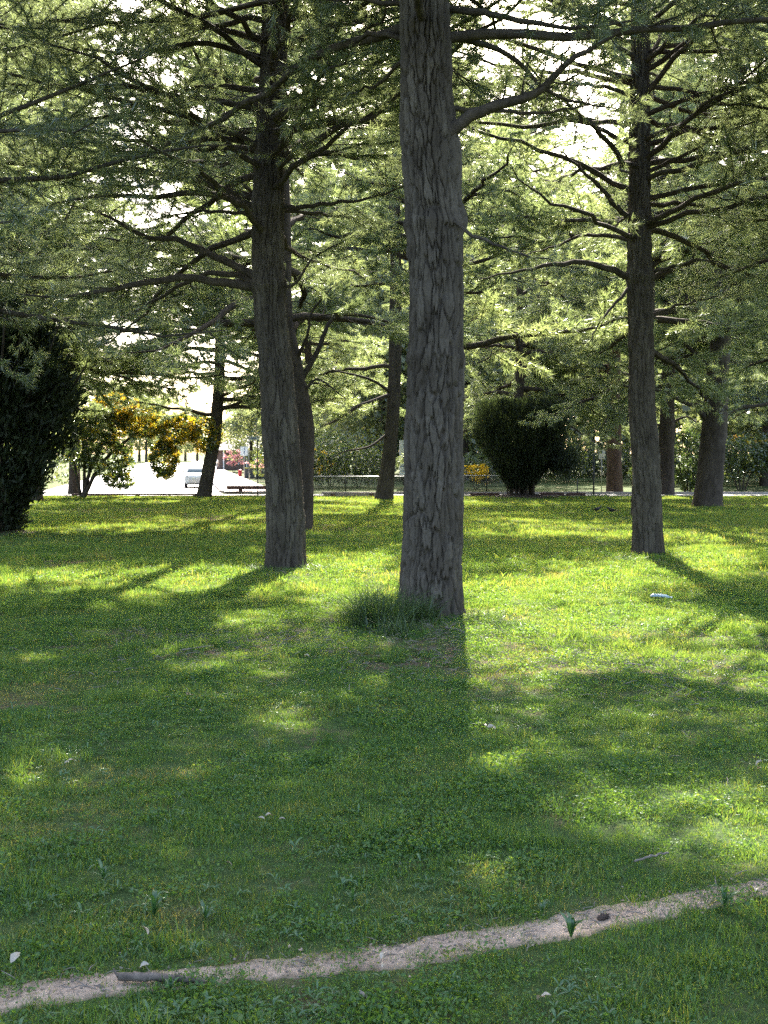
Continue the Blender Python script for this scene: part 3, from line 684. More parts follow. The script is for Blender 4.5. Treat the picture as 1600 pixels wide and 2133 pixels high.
def mid_tree(name, label, base, rows, style, zstart, ztop, Rmax, seed, step=0.7, bark='bark_far', limbs=(), scale_f=1.0, nu=40, farcull=1.0, group=None, dens=1.0):
    """base (x,y); rows: (z, dx, r) of the trunk"""
    rg = np.random.default_rng(seed); z0 = float(hgt(base[0], base[1]))
    root = thing(name, label, 'tree', (base[0], base[1], z0), group=group)
    c = [(dx, 0.0, z, r) for z, dx, r in rows]
    me, path = trunk_mesh('trunk', c, M[bark], nu, 0.09, plate=(0.11, 0.4), depth=0.03, flare=0.25, seed=seed, zfine=7.0)
    ob('trunk', me, root)
    off = np.array([base[0], base[1], z0])
    for pts, r0 in limbs:
        pw = smooth_path([np.asarray(p) - off for p in pts], 14)
        v, q = tube(pw, np.linspace(r0, r0 * 0.3, 14), 8)
        ob('limb', mk_mesh('limb', v, q, [M[bark]], smooth=True, attrs={'tone': np.full(len(v), 0.4)}), root)
    z = zstart
    while z < ztop:
        f = (z - zstart) / (ztop - zstart); nb = int(rg.integers(5, 8) * dens + 0.5); a0 = rg.uniform(0, 6.28)
        for k in range(nb):
            az = a0 + k * 6.283 / nb + rg.normal(0, 0.3)
            L = Rmax * (1 - f) ** 0.65 * rg.uniform(0.75, 1.12) + 0.8; s = L / 5.0
            zz = z + rg.normal(0, 0.2)
            cc = np.array([np.interp(zz, path[:, 2], path[:, 0]), np.interp(zz, path[:, 2], path[:, 1]), zz])
            tilt = R(-4 + 30 * f) + rg.normal(0, 0.16)
            h = np.array([math.cos(az) * math.cos(tilt), math.sin(az) * math.cos(tilt), math.sin(tilt)])
            ws = off + cc + h * L * np.array([[0.4], [0.65], [0.9]]) - np.array([[0, 0, 0.02 * L], [0, 0, 0.06 * L], [0, 0, 0.1 * L]])
            if lit_at(ws, True).mean() > 0.3 and rg.random() < 0.93: continue
            if lit_at(ws).mean() > 0.6 and rg.random() < (0.92 if zz < 10 else 0.72) * farcull: continue
            if (proj(ws)[1] < -60).all() and rg.random() < 0.75: continue
            if gap_at(ws).any() and rg.random() < 0.8: continue
            bw, bf = SB[style][rg.integers(4)]
            b = ob('branch', bw, root, cc); b.rotation_euler = (rg.normal(0, 0.12), -tilt, az); b.scale = (s, s, s * 0.95)
            fo = ob('foliage', bf, b); fo['kind'] = 'stuff'
        z += step * rg.uniform(0.8, 1.2)
    return root

def tree_rows(Y, rows, ztop, lean_top):
    x0 = P(rows[0][1], rows[0][0], Y)[0]; out = []
    for py, pxc, w in rows:
        p = P(pxc, py, Y); out.append((p[2], p[0] - x0, w / FPX * Y / 2))
    out[0] = (-0.2, out[0][1], out[0][2])
    out.append((ztop, lean_top, 0.08)); return (x0, Y), out
b, r = tree_rows(26.0, [(1103, 624, 54), (1000, 630, 46), (880, 632, 40), (760, 612, 36), (640, 592, 34), (400, 588, 30)], 18.5, -0.6)
mid_tree('pine_tree', 'leaning trunk half hidden behind the bent pine', b, r, 'pine', 5.0, 18, 5.4, 31,
         limbs=[([P(622, 800, 26), P(660, 735, 26.0), P(690, 665, 26.2), P(730, 655, 26.5), P(790, 665, 27), P(860, 690, 27.5)], 0.075), ([P(612, 760, 26), P(640, 700, 25.6), P(650, 650, 25.4), P(690, 600, 25)], 0.05), ([P(628, 830, 26), P(660, 790, 25.8), P(720, 830, 25.5)], 0.04)])
b, r = tree_rows(49.0, [(1042, 798, 40), (960, 809, 29), (880, 817, 27), (800, 822, 26), (600, 824, 24)], 22.5, 0.6)
mid_tree('conifer_tree', 'tall conifer with a bare leaning trunk beside the pale log rail', b, r, 'pine', 5.0, 22, 6.6, 32,
         limbs=[([P(812, 900, 49), P(770, 930, 48), P(720, 940, 47), P(690, 955, 46.5)], 0.07), ([P(818, 820, 49), P(770, 790, 48), P(690, 770, 47)], 0.09)])
b, r = tree_rows(52.0, [(1037, 422, 33), (980, 434, 27), (920, 446, 26), (860, 452, 24), (700, 458, 20)], 21.5, 0.9)
mid_tree('conifer_tree', 'leaning trunk standing at the kerb in front of the parked white car', b, r, 'pine', 4.4, 21, 6.4, 33, dens=1.15, farcull=0.25)
b, r = tree_rows(40.0, [(1058, 1470, 62), (1000, 1478, 54), (900, 1488, 51), (800, 1494, 46), (700, 1502, 40), (560, 1506, 30)], 20.5, 1.4)
mid_tree('cedar_tree', 'broad cedar with level dark limbs and a stout trunk on the lawn', b, r, 'cedar', 6.4, 20, 6.8, 34,
         limbs=[([P(1478, 880, 40), P(1450, 850, 39.7), P(1420, 835, 39.4), P(1370, 812, 39), P(1300, 805, 38.5)], 0.12), ([P(1500, 870, 40), P(1540, 850, 40), P(1580, 845, 40), P(1660, 830, 40)], 0.10),
                ([P(1495, 790, 40), P(1470, 760, 40.3), P(1420, 712, 40.6), P(1370, 700, 41)], 0.11), ([P(1505, 760, 40), P(1560, 755, 39.6), P(1620, 750, 39)], 0.10), ([P(1500, 720, 40), P(1520, 690, 40), P(1560, 675, 40)], 0.09)])
b, r = tree_rows(57.0, [(1031, 1386, 36), (960, 1388, 33), (880, 1390, 31), (780, 1392, 26)], 23.5, 0.4)
mid_tree('cedar_tree', 'grey trunk with short side limbs between the slender pine and the broad cedar', b, r, 'cedar', 5.5, 23, 5.6, 35,
         limbs=[([P(1388, 885, 57), P(1430, 868, 57), P(1450, 880, 57)], 0.09), ([P(1386, 890, 57), P(1360, 880, 57)], 0.08)])
b, r = tree_rows(60.0, [(1028, 1281, 34), (960, 1280, 30), (890, 1279, 29), (780, 1279, 26)], 25.5, 0.3)
mid_tree('redwood_tree', 'redwood with a straight reddish fluted trunk behind the white sign', b, r, 'weep', 5.2, 25, 5.0, 36, bark='bark_red')
for k, (x, y, zt, Rm, st, zs, lab) in enumerate([
        (1.75, 35.0, 20, 6.2, 'pine', 4.6, 'pine screened by the thick plated trunk, only its crown showing'),
        (-14.0, 38.0, 20, 7.0, 'pine', 4.0, 'shaggy pine rising behind the dark cypress'),
        (7.3, 58.0, 25, 6.6, 'weep', 4.6, 'tall conifer rising behind the vase shaped yew'),
        (12.6, 24.5, 17, 6.0, 'pine', 5.0, 'pine whose dark boughs hang beyond the slender pine'),
        (-10.5, 27.0, 17, 5.8, 'pine', 4.2, 'pine whose pale green boughs hang beside the cypress'),
        (-4.6, 63.0, 24, 5.5, 'pine', 6.0, 'conifer beyond the barrier rail at the street corner'),
        (19.5, 47.0, 21, 6.6, 'cedar', 4.2, 'cedar spreading over the photinia hedge'),
        (10.95, 45.0, 22, 6.2, 'weep', 5.0, 'feathery conifer screened by the slender pine trunk'),
        (-15.2, 46.0, 23, 7.2, 'pine', 4.4, 'tall pine rising out of the gap behind the cypress clump'),
        (-17.0, 58.0, 24, 6.8, 'weep', 5.0, 'drooping conifer rising behind the yellowing shrub'),
        (-4.1, 40.0, 22, 6.6, 'pine', 6.0, 'pine screened by the bent pine, its crown spreading over the leaning trunk'),
        (2.25, 51.0, 23, 6.4, 'weep', 5.6, 'tall drooping conifer far behind the thick plated trunk'),
        (8.05, 33.0, 19, 5.8, 'pine', 5.6, 'pine hidden behind the slender trunk, its boughs showing past both sides'),
        (8.6, 66.0, 29, 6.4, 'weep', 9.0, 'very tall conifer in line behind the yew, its crown high above it'),
        (-6.6, 62.0, 27, 6.6, 'pine', 9.0, 'very tall pine behind the barrier rail, its crown above the bent pine'),
        (-22.0, 52.0, 23, 7.0, 'pine', 3.6, 'bushy pine farthest along the lawn edge past the cypress')]):
    mid_tree('conifer_tree', lab, (x, y), [(-0.2, 0, 0.34), (2, 0.03, 0.28), (6, 0.1, 0.24), (10, 0.1, 0.17), (zt, 0.2, 0.05)], st, zs, zt, Rm, 40 + k)

# ---- far trees: trunk and one crown each
def far_crown(seed, kind):
    rg = np.random.default_rng(seed)
    cl = []
    n = 170
    h = rg.random(n) ** 0.8
    prof = (1 - h) ** 0.6 * (0.35 + 0.65 * np.minimum(1, h / 0.18)) if kind == 'conifer' else np.sqrt(np.clip(1 - (2 * h - 0.85) ** 2 / 1.35, 0.03, 1))
    th = rg.uniform(0, 6.283, n); rr = prof * np.sqrt(rg.uniform(0.15, 1, n)) * rg.uniform(0.75, 1.15, n)
    c = np.stack([rr * np.cos(th), rr * np.sin(th), h], -1) * np.array([1, 1, 2.6])
    m = 42
    p = np.repeat(c, m, 0) + rg.normal(size=(n * m, 3)) * np.array([0.13, 0.13, 0.09])
    d = unit(rg.normal(size=(n * m, 3)) + np.array([0, 0, -0.3])); s = unit(np.cross(d, rg.normal(size=(n * m, 3))))
    L = rg.uniform(0.05, 0.11, (n * m, 1)); w = L * (0.22 if kind == 'conifer' else 0.42)
    v = np.stack([p, p + d * L * 0.5 + s * w, p + d * L, p + d * L * 0.5 - s * w], 1).reshape(-1, 3)
    q = np.arange(n * m * 4).reshape(-1, 4)
    t = np.repeat(np.clip(np.repeat(rg.uniform(0.2, 0.8, n), m) + rg.normal(0, 0.1, n * m), 0, 1), 4)
    return mk_mesh('crown', v, q, [M['far_leaf']], attrs={'tone': t})
FC = {k: [far_crown(300 + i + (10 if k == 'leafy' else 0), k) for i in range(3)] for k in ('conifer', 'leafy')}
BELT = ['across the road from the parked car', 'behind the fence and the white truck', 'behind the photinia hedge', 'in the tall belt behind the meadow shrubs', 'farther up the road past the yellowing shrub', 'closing the far end of the road', 'around the low brown house']
def far_tree(x, y, H, Rr, kind, z0f, k, belt=3):
    z0 = float(hgt(x, y))
    lab = ('distant conifer ' if kind == 'conifer' else 'distant leafy tree ') + BELT[belt]
    root = thing('background_tree', lab, 'tree', (x, y, z0), 0, ('conifers ' if kind == 'conifer' else 'leafy trees ') + BELT[belt])
    v, q = tube([(0, 0, -0.2), (0.05, 0, H * 0.3), (0.1, 0.05, H * 0.8)], [0.3 + H * 0.006, 0.22, 0.06], 9)
    ob('trunk', mk_mesh('trunk', v, q, [M['bark_far']], smooth=True, attrs={'tone': np.full(len(v), 0.4)}), root)
    c = ob('crown', FC[kind][k % 3], root, (0, 0, H * z0f), rotz=k * 1.7)
    c.scale = (Rr, Rr, H * (1 - z0f) / 2.6)
rg = np.random.default_rng(5)
k = 0
for belt_, (x0, x1, y0, y1, n, hmin, hmax, kinds) in enumerate([(-48, -27, 62, 95, 9, 11, 17, ('conifer', 'leafy')), (-1, 9, 76, 90, 4, 15, 20, ('conifer', 'leafy')), (24, 44, 70, 90, 6, 15, 20, ('leafy', 'conifer')), (-6, 60, 105, 135, 19, 24, 34, ('conifer', 'conifer', 'leafy')),
                                                (-70, -42, 100, 140, 8, 14, 22, ('leafy', 'conifer')), (-115, 30, 240, 290, 26, 11, 17, ('leafy', 'leafy', 'conifer')), (-22, -8, 118, 150, 5, 8, 12, ('leafy',))]):
    for i in range(n):
        x = x0 + (x1 - x0) * (i + rg.uniform(0.1, 0.9)) / n; y = rg.uniform(y0, y1); H = rg.uniform(hmin, hmax); kd = kinds[i % len(kinds)]
        rx = -13.6 - 0.19 * (y - 57)
        if abs(x - rx) < 9 and y < 225: continue
        far_tree(x, y, H, H * rg.uniform(0.24, 0.32) if kd == 'conifer' else H * rg.uniform(0.34, 0.46), kd, rg.uniform(0.08, 0.2), k, belt_); k += 1

# ================================================================== SHRUBS
def leaf_quads(p, d, L, w, rg, tone, fold=0.18):
    n = len(p); s = unit(np.cross(d, rg.normal(size=(n, 3)))); nn = np.cross(d, s)
    L = np.broadcast_to(L, (n,))[:, None]; w = np.broadcast_to(w, (n,))[:, None] / 2
    v = np.stack([p, p + d * L * 0.45 + s * w + nn * w * fold, p + d * L, p + d * L * 0.45 - s * w + nn * w * fold], 1).reshape(-1, 3)
    b = np.arange(n)[:, None] * 4
    f = np.concatenate([b + np.array([[0, 1, 2]]), b + np.array([[0, 2, 3]])])
    return v, f, np.repeat(tone, 4)
def stems_part(root, stems, name='stem'):
    for pts, r0 in stems:
        pw = smooth_path(pts, 9); v, q = tube(pw, np.linspace(r0, r0 * 0.35, 9), 6)
        ob(name, mk_mesh(name, v, q, [M['bark_far']], smooth=True, attrs={'tone': np.full(len(v), 0.35)}), root)
def mound(root, rx, ry, h, seed=0):
    n, m = 7, 28; rr = np.linspace(0, 1, n); th = np.arange(m) * 6.283 / m
    Rr, T = np.meshgrid(rr, th, indexing='ij')
    wob = 1 + 0.12 * np.sin(T * 3 + seed) + 0.07 * np.sin(T * 7 + seed * 2)
    v = np.stack([Rr * rx * wob * np.cos(T), Rr * ry * wob * np.sin(T), h * (1 - Rr ** 1.6) - 0.03 + 0.02 * np.sin(T * 9 + Rr * 14)], -1).reshape(-1, 3)
    i = np.arange(n - 1)[:, None] * m; j = np.arange(m)[None]; jn = (j + 1) % m
    ob('mulch_mound', mk_mesh('mulch_mound', v, np.stack([i + j, i + jn, i + m + jn, i + m + j], -1).reshape(-1, 4), [M['mulch']], smooth=True), root)

# dark cypress clump at the edge of the lawn
def cypress():
    rg = np.random.default_rng(61); b = G(-25, 1112)
    root = thing('cypress_bush', 'huge dark cypress clump with many upright stems, almost black in shade', 'bush', (b[0], b[1], 0))
    st = []
    for k in range(26):
        a = rg.uniform(0, 6.283); r1 = rg.uniform(0.2, 0.9); r2 = r1 + rg.uniform(0.6, 1.5); h = rg.uniform(3.5, 5.6)
        st.append(([(r1 * math.cos(a) * .5, r1 * math.sin(a) * .5, -0.05), (r1 * math.cos(a), r1 * math.sin(a), h * .4), (r2 * math.cos(a), r2 * math.sin(a), h)], rg.uniform(0.03, 0.07)))
    stems_part(root, st)
    n = 42000
    z = rg.random(n) ** 0.85 * 5.4
    Rz = np.interp(z, [0, 0.5, 1.2, 2.2, 3.4, 4.5, 5.4], [0.6, 0.85, 1.3, 1.75, 2.0, 1.6, 0.6])
    th = rg.uniform(0, 6.283, n)
    lobe = 1 + 0.38 * vnoise(np.cos(th) * 2.6, np.sin(th) * 2.6, z * 1.3, 4) + .15 * vnoise(np.cos(th) * 7, np.sin(th) * 7, z * 4, 5)
    rr = Rz * lobe * np.sqrt(rg.uniform(0.25, 1, n)) * rg.uniform(0.9, 1.08, n)
    p = np.stack([rr * np.cos(th), rr * np.sin(th), z], -1)
    cl = vnoise(p[:, 0] * 2, p[:, 1] * 2, p[:, 2] * 1.6, 8)
    thin = (z < 1.7) & (th > -1) & (np.cos(th) > 0.1)
    keep = (cl > -0.6) & (~thin | (rg.random(n) < 0.75) | (cl > 0.1)); p, cl, th = p[keep], cl[keep], th[keep]
    d = unit(np.stack([np.cos(th) * 0.6, np.sin(th) * 0.6, np.full(len(p), 0.9)], -1) + rg.normal(0, 0.45, (len(p), 3)))
    v, f, t = leaf_quads(p, d, rg.uniform(0.14, 0.28, len(p)), rg.uniform(0.04, 0.08, len(p)), rg, np.clip(0.4 + 0.3 * cl + rg.normal(0, 0.12, len(p)), 0, 1))
    tag(ob('foliage', mk_mesh('foliage', v, f, [M['cypress']], attrs={'tone': t}), root), kind='stuff')
    mound(root, 1.5, 1.3, 0.14, 1)
cypress()
# vase shaped yew
def vase_yew():
    rg = np.random.default_rng(62); b = G(1085, 1036)
    root = thing('yew_bush', 'vase shaped dark yew with fanned upright stems on a mulch mound', 'bush', (b[0], b[1], 0))
    st = []
    for k in range(34):
        a = rg.uniform(0, 6.283); r1 = rg.uniform(0.1, 0.75); r2 = 0.5 + r1 * rg.uniform(1.3, 2.3); h = rg.uniform(3.2, 4.6)
        st.append(([(r1 * math.cos(a), r1 * math.sin(a), -0.05), (r1 * 1.2 * math.cos(a), r1 * 1.2 * math.sin(a), h * .35), (r2 * math.cos(a), r2 * math.sin(a), h)], rg.uniform(0.03, 0.06)))
    stems_part(root, st)
    n = 32000
    z = 0.35 + rg.random(n) ** 0.8 * 4.3
    Rz = np.interp(z, [0, 0.5, 1.0, 1.8, 2.8, 4.2, 4.7], [0.55, 0.68, 1.0, 1.55, 2.05, 2.25, 1.9])
    th = rg.uniform(0, 6.283, n); lobe = 1 + 0.16 * vnoise(np.cos(th) * 2.5, np.sin(th) * 2.5, z, 4) + .1 * vnoise(np.cos(th) * 8, np.sin(th) * 8, z * 3, 5)
    rr = Rz * lobe * np.sqrt(rg.uniform(0.2, 1, n))
    p = np.stack([rr * np.cos(th), rr * np.sin(th), z], -1)
    # a loose side lobe low on one side
    n2 = 5000; q = rg.normal(size=(n2, 3)) * np.array([0.42, 0.5, 0.36]) + np.array([1.95, -0.2, 1.75]); q = q[vnoise(q[:, 0] * 3, q[:, 1] * 3, q[:, 2] * 3, 3) > -0.15]
    p = np.vstack([p, q]); th = np.concatenate([th, rg.uniform(0, 6.283, len(q))])
    cl = vnoise(p[:, 0] * 2.2, p[:, 1] * 2.2, p[:, 2] * 1.2, 9)
    d = unit(np.stack([np.cos(th) * 0.4, np.sin(th) * 0.4, np.full(len(p), 1.0)], -1) + rg.normal(0, 0.4, (len(p), 3)))
    v, f, t = leaf_quads(p, d, rg.uniform(0.14, 0.3, len(p)), rg.uniform(0.03, 0.07, len(p)), rg, np.clip(0.45 + 0.3 * cl + rg.normal(0, 0.12, len(p)), 0, 1))
    tag(ob('foliage', mk_mesh('foliage', v, f, [M['cypress']], attrs={'tone': t}), root), kind='stuff')
    mound(root, 2.0, 1.4, 0.22, 2)
vase_yew()
# large leaved shrubs: leaf rosettes on arching stems
def rosette_shrub(name, label, base, stems, blobs, n_ros, seed, mat='shrub', leaf=(0.13, 0.24), lw=0.3, tone_fn=None, per=9, group=None):
    rg = np.random.default_rng(seed); z0 = float(hgt(base[0], base[1]))
    root = thing(name, label, 'shrub', (base[0], base[1], z0), group=group)
    stems_part(root, stems)
    w = np.array([b[6] for b in blobs], float); w /= w.sum()
    pick = rg.choice(len(blobs), n_ros, p=w); B = np.array([b[:6] for b in blobs])
    u = unit(rg.normal(size=(n_ros, 3))) * rg.uniform(0.25, 1, (n_ros, 1)) ** 0.4
    c = B[pick, :3] + u * B[pick, 3:]
    c = c[c[:, 2] > 0.12]; u = u[:len(c)]
    n = len(c); p = np.repeat(c, per, 0)
    d = unit(unit(rg.normal(size=(n * per, 3))) + np.array([0, 0, 0.15]) + np.repeat(u, per, 0) * 0.5)
    tn = tone_fn(c, rg) if tone_fn else rg.uniform(0.1, 0.5, n)
    t0 = np.clip(np.repeat(tn, per) + rg.normal(0, 0.05, n * per), 0, 1)
    L = rg.uniform(*leaf, n * per)
    v, f, t = leaf_quads(p, d, L, L * lw, rg, t0)
    tag(ob('foliage', mk_mesh('foliage', v, f, [M[mat]], attrs={'tone': t}), root), kind='stuff')
    return root
Ys = 52.0; bs = G(172, 1036); bx = bs[0]
def rel(px, py, dy=0.0):
    p = P(px, py, bs[1] + dy); return (p[0] - bx, dy, p[2])
def yellow_tone(c, rg):
    # the upper tips have turned yellow, most along the arching end
    t = rg.uniform(0.05, 0.5, len(c))
    y = (rg.random(len(c)) < np.clip((c[:, 0] - 1.0) * 0.14 + (c[:, 2] - 2.2) * 0.15, 0.03, 0.55))
    t = np.where(y, rg.uniform(0.68, 0.82, len(c)), t)
    o = (c[:, 0] > 0.8) & (c[:, 0] < 3.2) & (c[:, 2] > 4.0) & (rg.random(len(c)) < 0.45)
    return np.where(o, rg.uniform(0.7, 0.97, len(c)), t)
rosette_shrub('magnolia_shrub', 'large arching shrub with yellowing leaves hanging over the road edge', (bs[0], bs[1]),
    [([(0, 0, 0), rel(195, 960), rel(230, 900)], 0.11), ([(0.05, .1, 0), rel(175, 950), rel(165, 860)], 0.1), ([(0.1, -.1, 0), rel(215, 960), rel(300, 895), rel(380, 890), rel(440, 900)], 0.10),
     ([(-0.1, .1, 0), rel(155, 960), rel(150, 880)], 0.08), ([(0.1, 0, 0.0), rel(200, 980), rel(250, 960), rel(275, 960)], 0.06)],
    [(*rel(215, 880), 1.3, 1.2, 0.95, 4), (*rel(240, 850), 1.2, 1.0, 0.7, 3), (*rel(300, 880), 1.1, 0.9, 0.75, 3), (*rel(370, 895), 1.15, 0.9, 0.7, 3.2), (*rel(430, 905), 0.75, 0.7, 0.85, 1.8),
     (*rel(342, 958), 0.72, 0.6, 0.95, 2.6), (*rel(225, 955), 1.35, 0.9, 1.05, 3.4), (*rel(160, 930), 0.75, 0.8, 1.3, 1.4), (*rel(250, 1000), 0.7, 0.6, 0.4, 0.8)],
    2600, 71, tone_fn=yellow_tone, per=9, leaf=(0.15, 0.27), lw=0.34)
def photinia_tone(c, rg): return np.where((c[:, 2] > 2.9) & (rg.random(len(c)) < 0.35), rg.uniform(0.6, 1.0, len(c)), rg.uniform(0.1, 0.55, len(c)))
for k, (px, w, h, lab) in enumerate([(1545, 1.6, 3.4, 'photinia with orange young leaves beside the broad cedar'), (1640, 2.0, 3.8, 'photinia with red tinted top farthest from the cedar trunk')]):
    g0 = P(px, 1012, 64.0); 
    rosette_shrub('photinia_shrub', lab, (g0[0], 64.0), [([(dx * .3, 0, 0), (dx, 0, h * .4), (dx * 1.6, 0.1, h * .75)], 0.05) for dx in (-.7, -.25, .2, .65)],
                  [(0, 0, h * .66, w, 1.2, h * .34, 3), (-.7, 0, h * .45, w * .7, 1, h * .3, 1.5), (.8, 0, h * .5, w * .7, 1, h * .28, 1.5)], 700, 80 + k, tone_fn=photinia_tone, per=12, leaf=(0.12, 0.2), lw=0.4)
g0 = P(1432, 1025, 59.0)
rosette_shrub('laurel_shrub', 'glossy dark green laurel between two cedar trunks', (g0[0], 59.0), [([(dx * .3, 0, 0), (dx, 0, 1.2), (dx * 1.5, 0, 2.4)], 0.05) for dx in (-.4, 0, .4)],
              [(0, 0, 1.9, 1.0, .9, 1.7, 3), (.3, 0, .9, 1.0, .8, .8, 1)], 700, 85, leaf=(0.12, 0.2), lw=0.42, tone_fn=lambda c, rg: rg.uniform(0, 0.3, len(c)))
for k, (px, Y_, w, h, mt, nm, lab, cnt) in enumerate([(992, 66, .9, 1.6, 'yellow', 'forsythia_shrub', 'low bright yellow flowering shrub beside the thick trunk', 90), (662, 70, 1.2, 2.6, 'yellow', 'forsythia_shrub', 'tall yellow leaved shrub behind the green fence', 90),
        (487, 118, 1.1, 2.6, 'pink', 'blossom_tree', 'small tree in pale pink blossom beside the house porch', 45), (535, 112, 1.4, 1.5, 'pink', 'blossom_tree', 'low pink flowering shrub behind the yellow lidded bins', 40)]):
    g0 = P(px, 1000, Y_); s_ = Y_ / 60
    rosette_shrub(nm, lab, (g0[0], Y_), [([(dx * .2, 0, 0), (dx, 0, h * .5), (dx * 1.3, 0, h * .8)], 0.03) for dx in (-.4, .05, .4)], [(0, 0, h * .68, w, w * .8, h * .34, 3), (w * .4, 0, h * .5, w * .6, w * .6, h * .3, 1)], cnt, 90 + k,
                  mat=mt, leaf=(0.10 * s_, 0.18 * s_), lw=0.5, tone_fn=lambda c, rg: rg.uniform(0.2, 1, len(c)))
# hedge of mixed shrubs behind the fence and low saplings at the meadow
rgs = np.random.default_rng(44)
for k, (px, Y_, w, h) in enumerate([(640, 68, 1.6, 3.2), (690, 72, 1.9, 3.8), (745, 69, 1.8, 3.0), (765, 78, 2.0, 4.2), (1010, 72, 1.8, 2.6), (1180, 78, 1.6, 3.4), (1230, 84, 1.8, 3.0), (1320, 78, 1.8, 3.2), (1355, 70, 1.2, 2.2), (880, 84, 2.4, 3.6), (590, 84, 2.2, 3.2),
                                    (60, 66, 2.6, 4.0), (-30, 60, 2.6, 4.2), (1490, 72, 2.0, 3.0), (1590, 78, 2.4, 3.4), (1120, 84, 2.2, 3.4), (1170, 96, 3.0, 5.2), (1250, 99, 3.0, 5.0), (1330, 95, 3.2, 5.6), (1420, 98, 3.2, 5.2), (1500, 95, 3.0, 5.4), (1580, 99, 3.2, 5.6), (980, 98, 3.0, 5.0), (1060, 100, 3.0, 5.0), (700, 92, 3.0, 5.2), (780, 96, 3.0, 5.4)]):
    g0 = P(px, 1000, Y_)
    far_ = Y_ > 90
    lab = ('tall green shrub in the thicket beyond the meadow' if px > 900 else 'tall green shrub in the thicket behind the fence') if far_ else ('green shrub behind the dark chain link fence' if 560 < px < 900 else 'green shrub past the dark cypress clump' if px < 100 else 'low green shrub by the meadow near the redwood' if px < 1400 else 'low green shrub near the photinia hedge')
    rosette_shrub('garden_shrub', lab, (g0[0], Y_), [([(dx * .2, 0, 0), (dx, 0, h * .4), (dx * 1.4, 0.1, h * .75)], 0.035) for dx in (-.6, -.1, .5)],
                  [(0, 0, h * .6, w, w * .8, h * .4, 3), (w * .5, 0, h * .4, w * .7, w * .7, h * .35, 1.3), (-w * .5, 0, h * .42, w * .7, w * .7, h* .35, 1.3)], 520, 120 + k, group=lab.replace('shrub', 'shrubs'), leaf=(0.13, 0.24), lw=0.4,
                  tone_fn=(lambda c, rg, a=rgs.uniform(0.05, 0.3): np.clip(a + rg.normal(0.12, 0.12, len(c)), 0, 0.62)))
# ================================================================== STREET THINGS
def road_rot(): return math.atan2(0.19, 1.0)
def loft(secs):
    """secs: list of (k,3) rings of equal size -> verts, quads, cap tris"""
    A = np.asarray(secs, float); n, k, _ = A.shape
    i = np.arange(n - 1)[:, None] * k; j = np.arange(k)[None]; jn = (j + 1) % k
    q = np.stack([i + j, i + jn, i + k + jn, i + k + j], -1).reshape(-1, 4)
    v = np.vstack([A.reshape(-1, 3), A[0].mean(0), A[-1].mean(0)]); t = []
    for a in range(k): t += [[n * k, (a + 1) % k, a], [n * k + 1, (n - 1) * k + a, (n - 1) * k + (a + 1) % k]]
    return v, q, np.array(t)
def rrect(hw, zb, zt, y, r=0.12, k=4, tw=1.0):
    pts = []
    for cx, cz, a0 in ((hw - r, zt - r, 0), (-hw + r, zt - r, 90), (-hw + r, zb + r, 180), (hw - r, zb + r, 270)):
        for a in np.linspace(a0, a0 + 90, k):
            x = cx + r * math.cos(R(a)); z = cz + r * math.sin(R(a))
            f = 1 + (tw - 1) * (z - zb) / max(zt - zb, 1e-3); pts.append((x * f, y, z))
    return pts
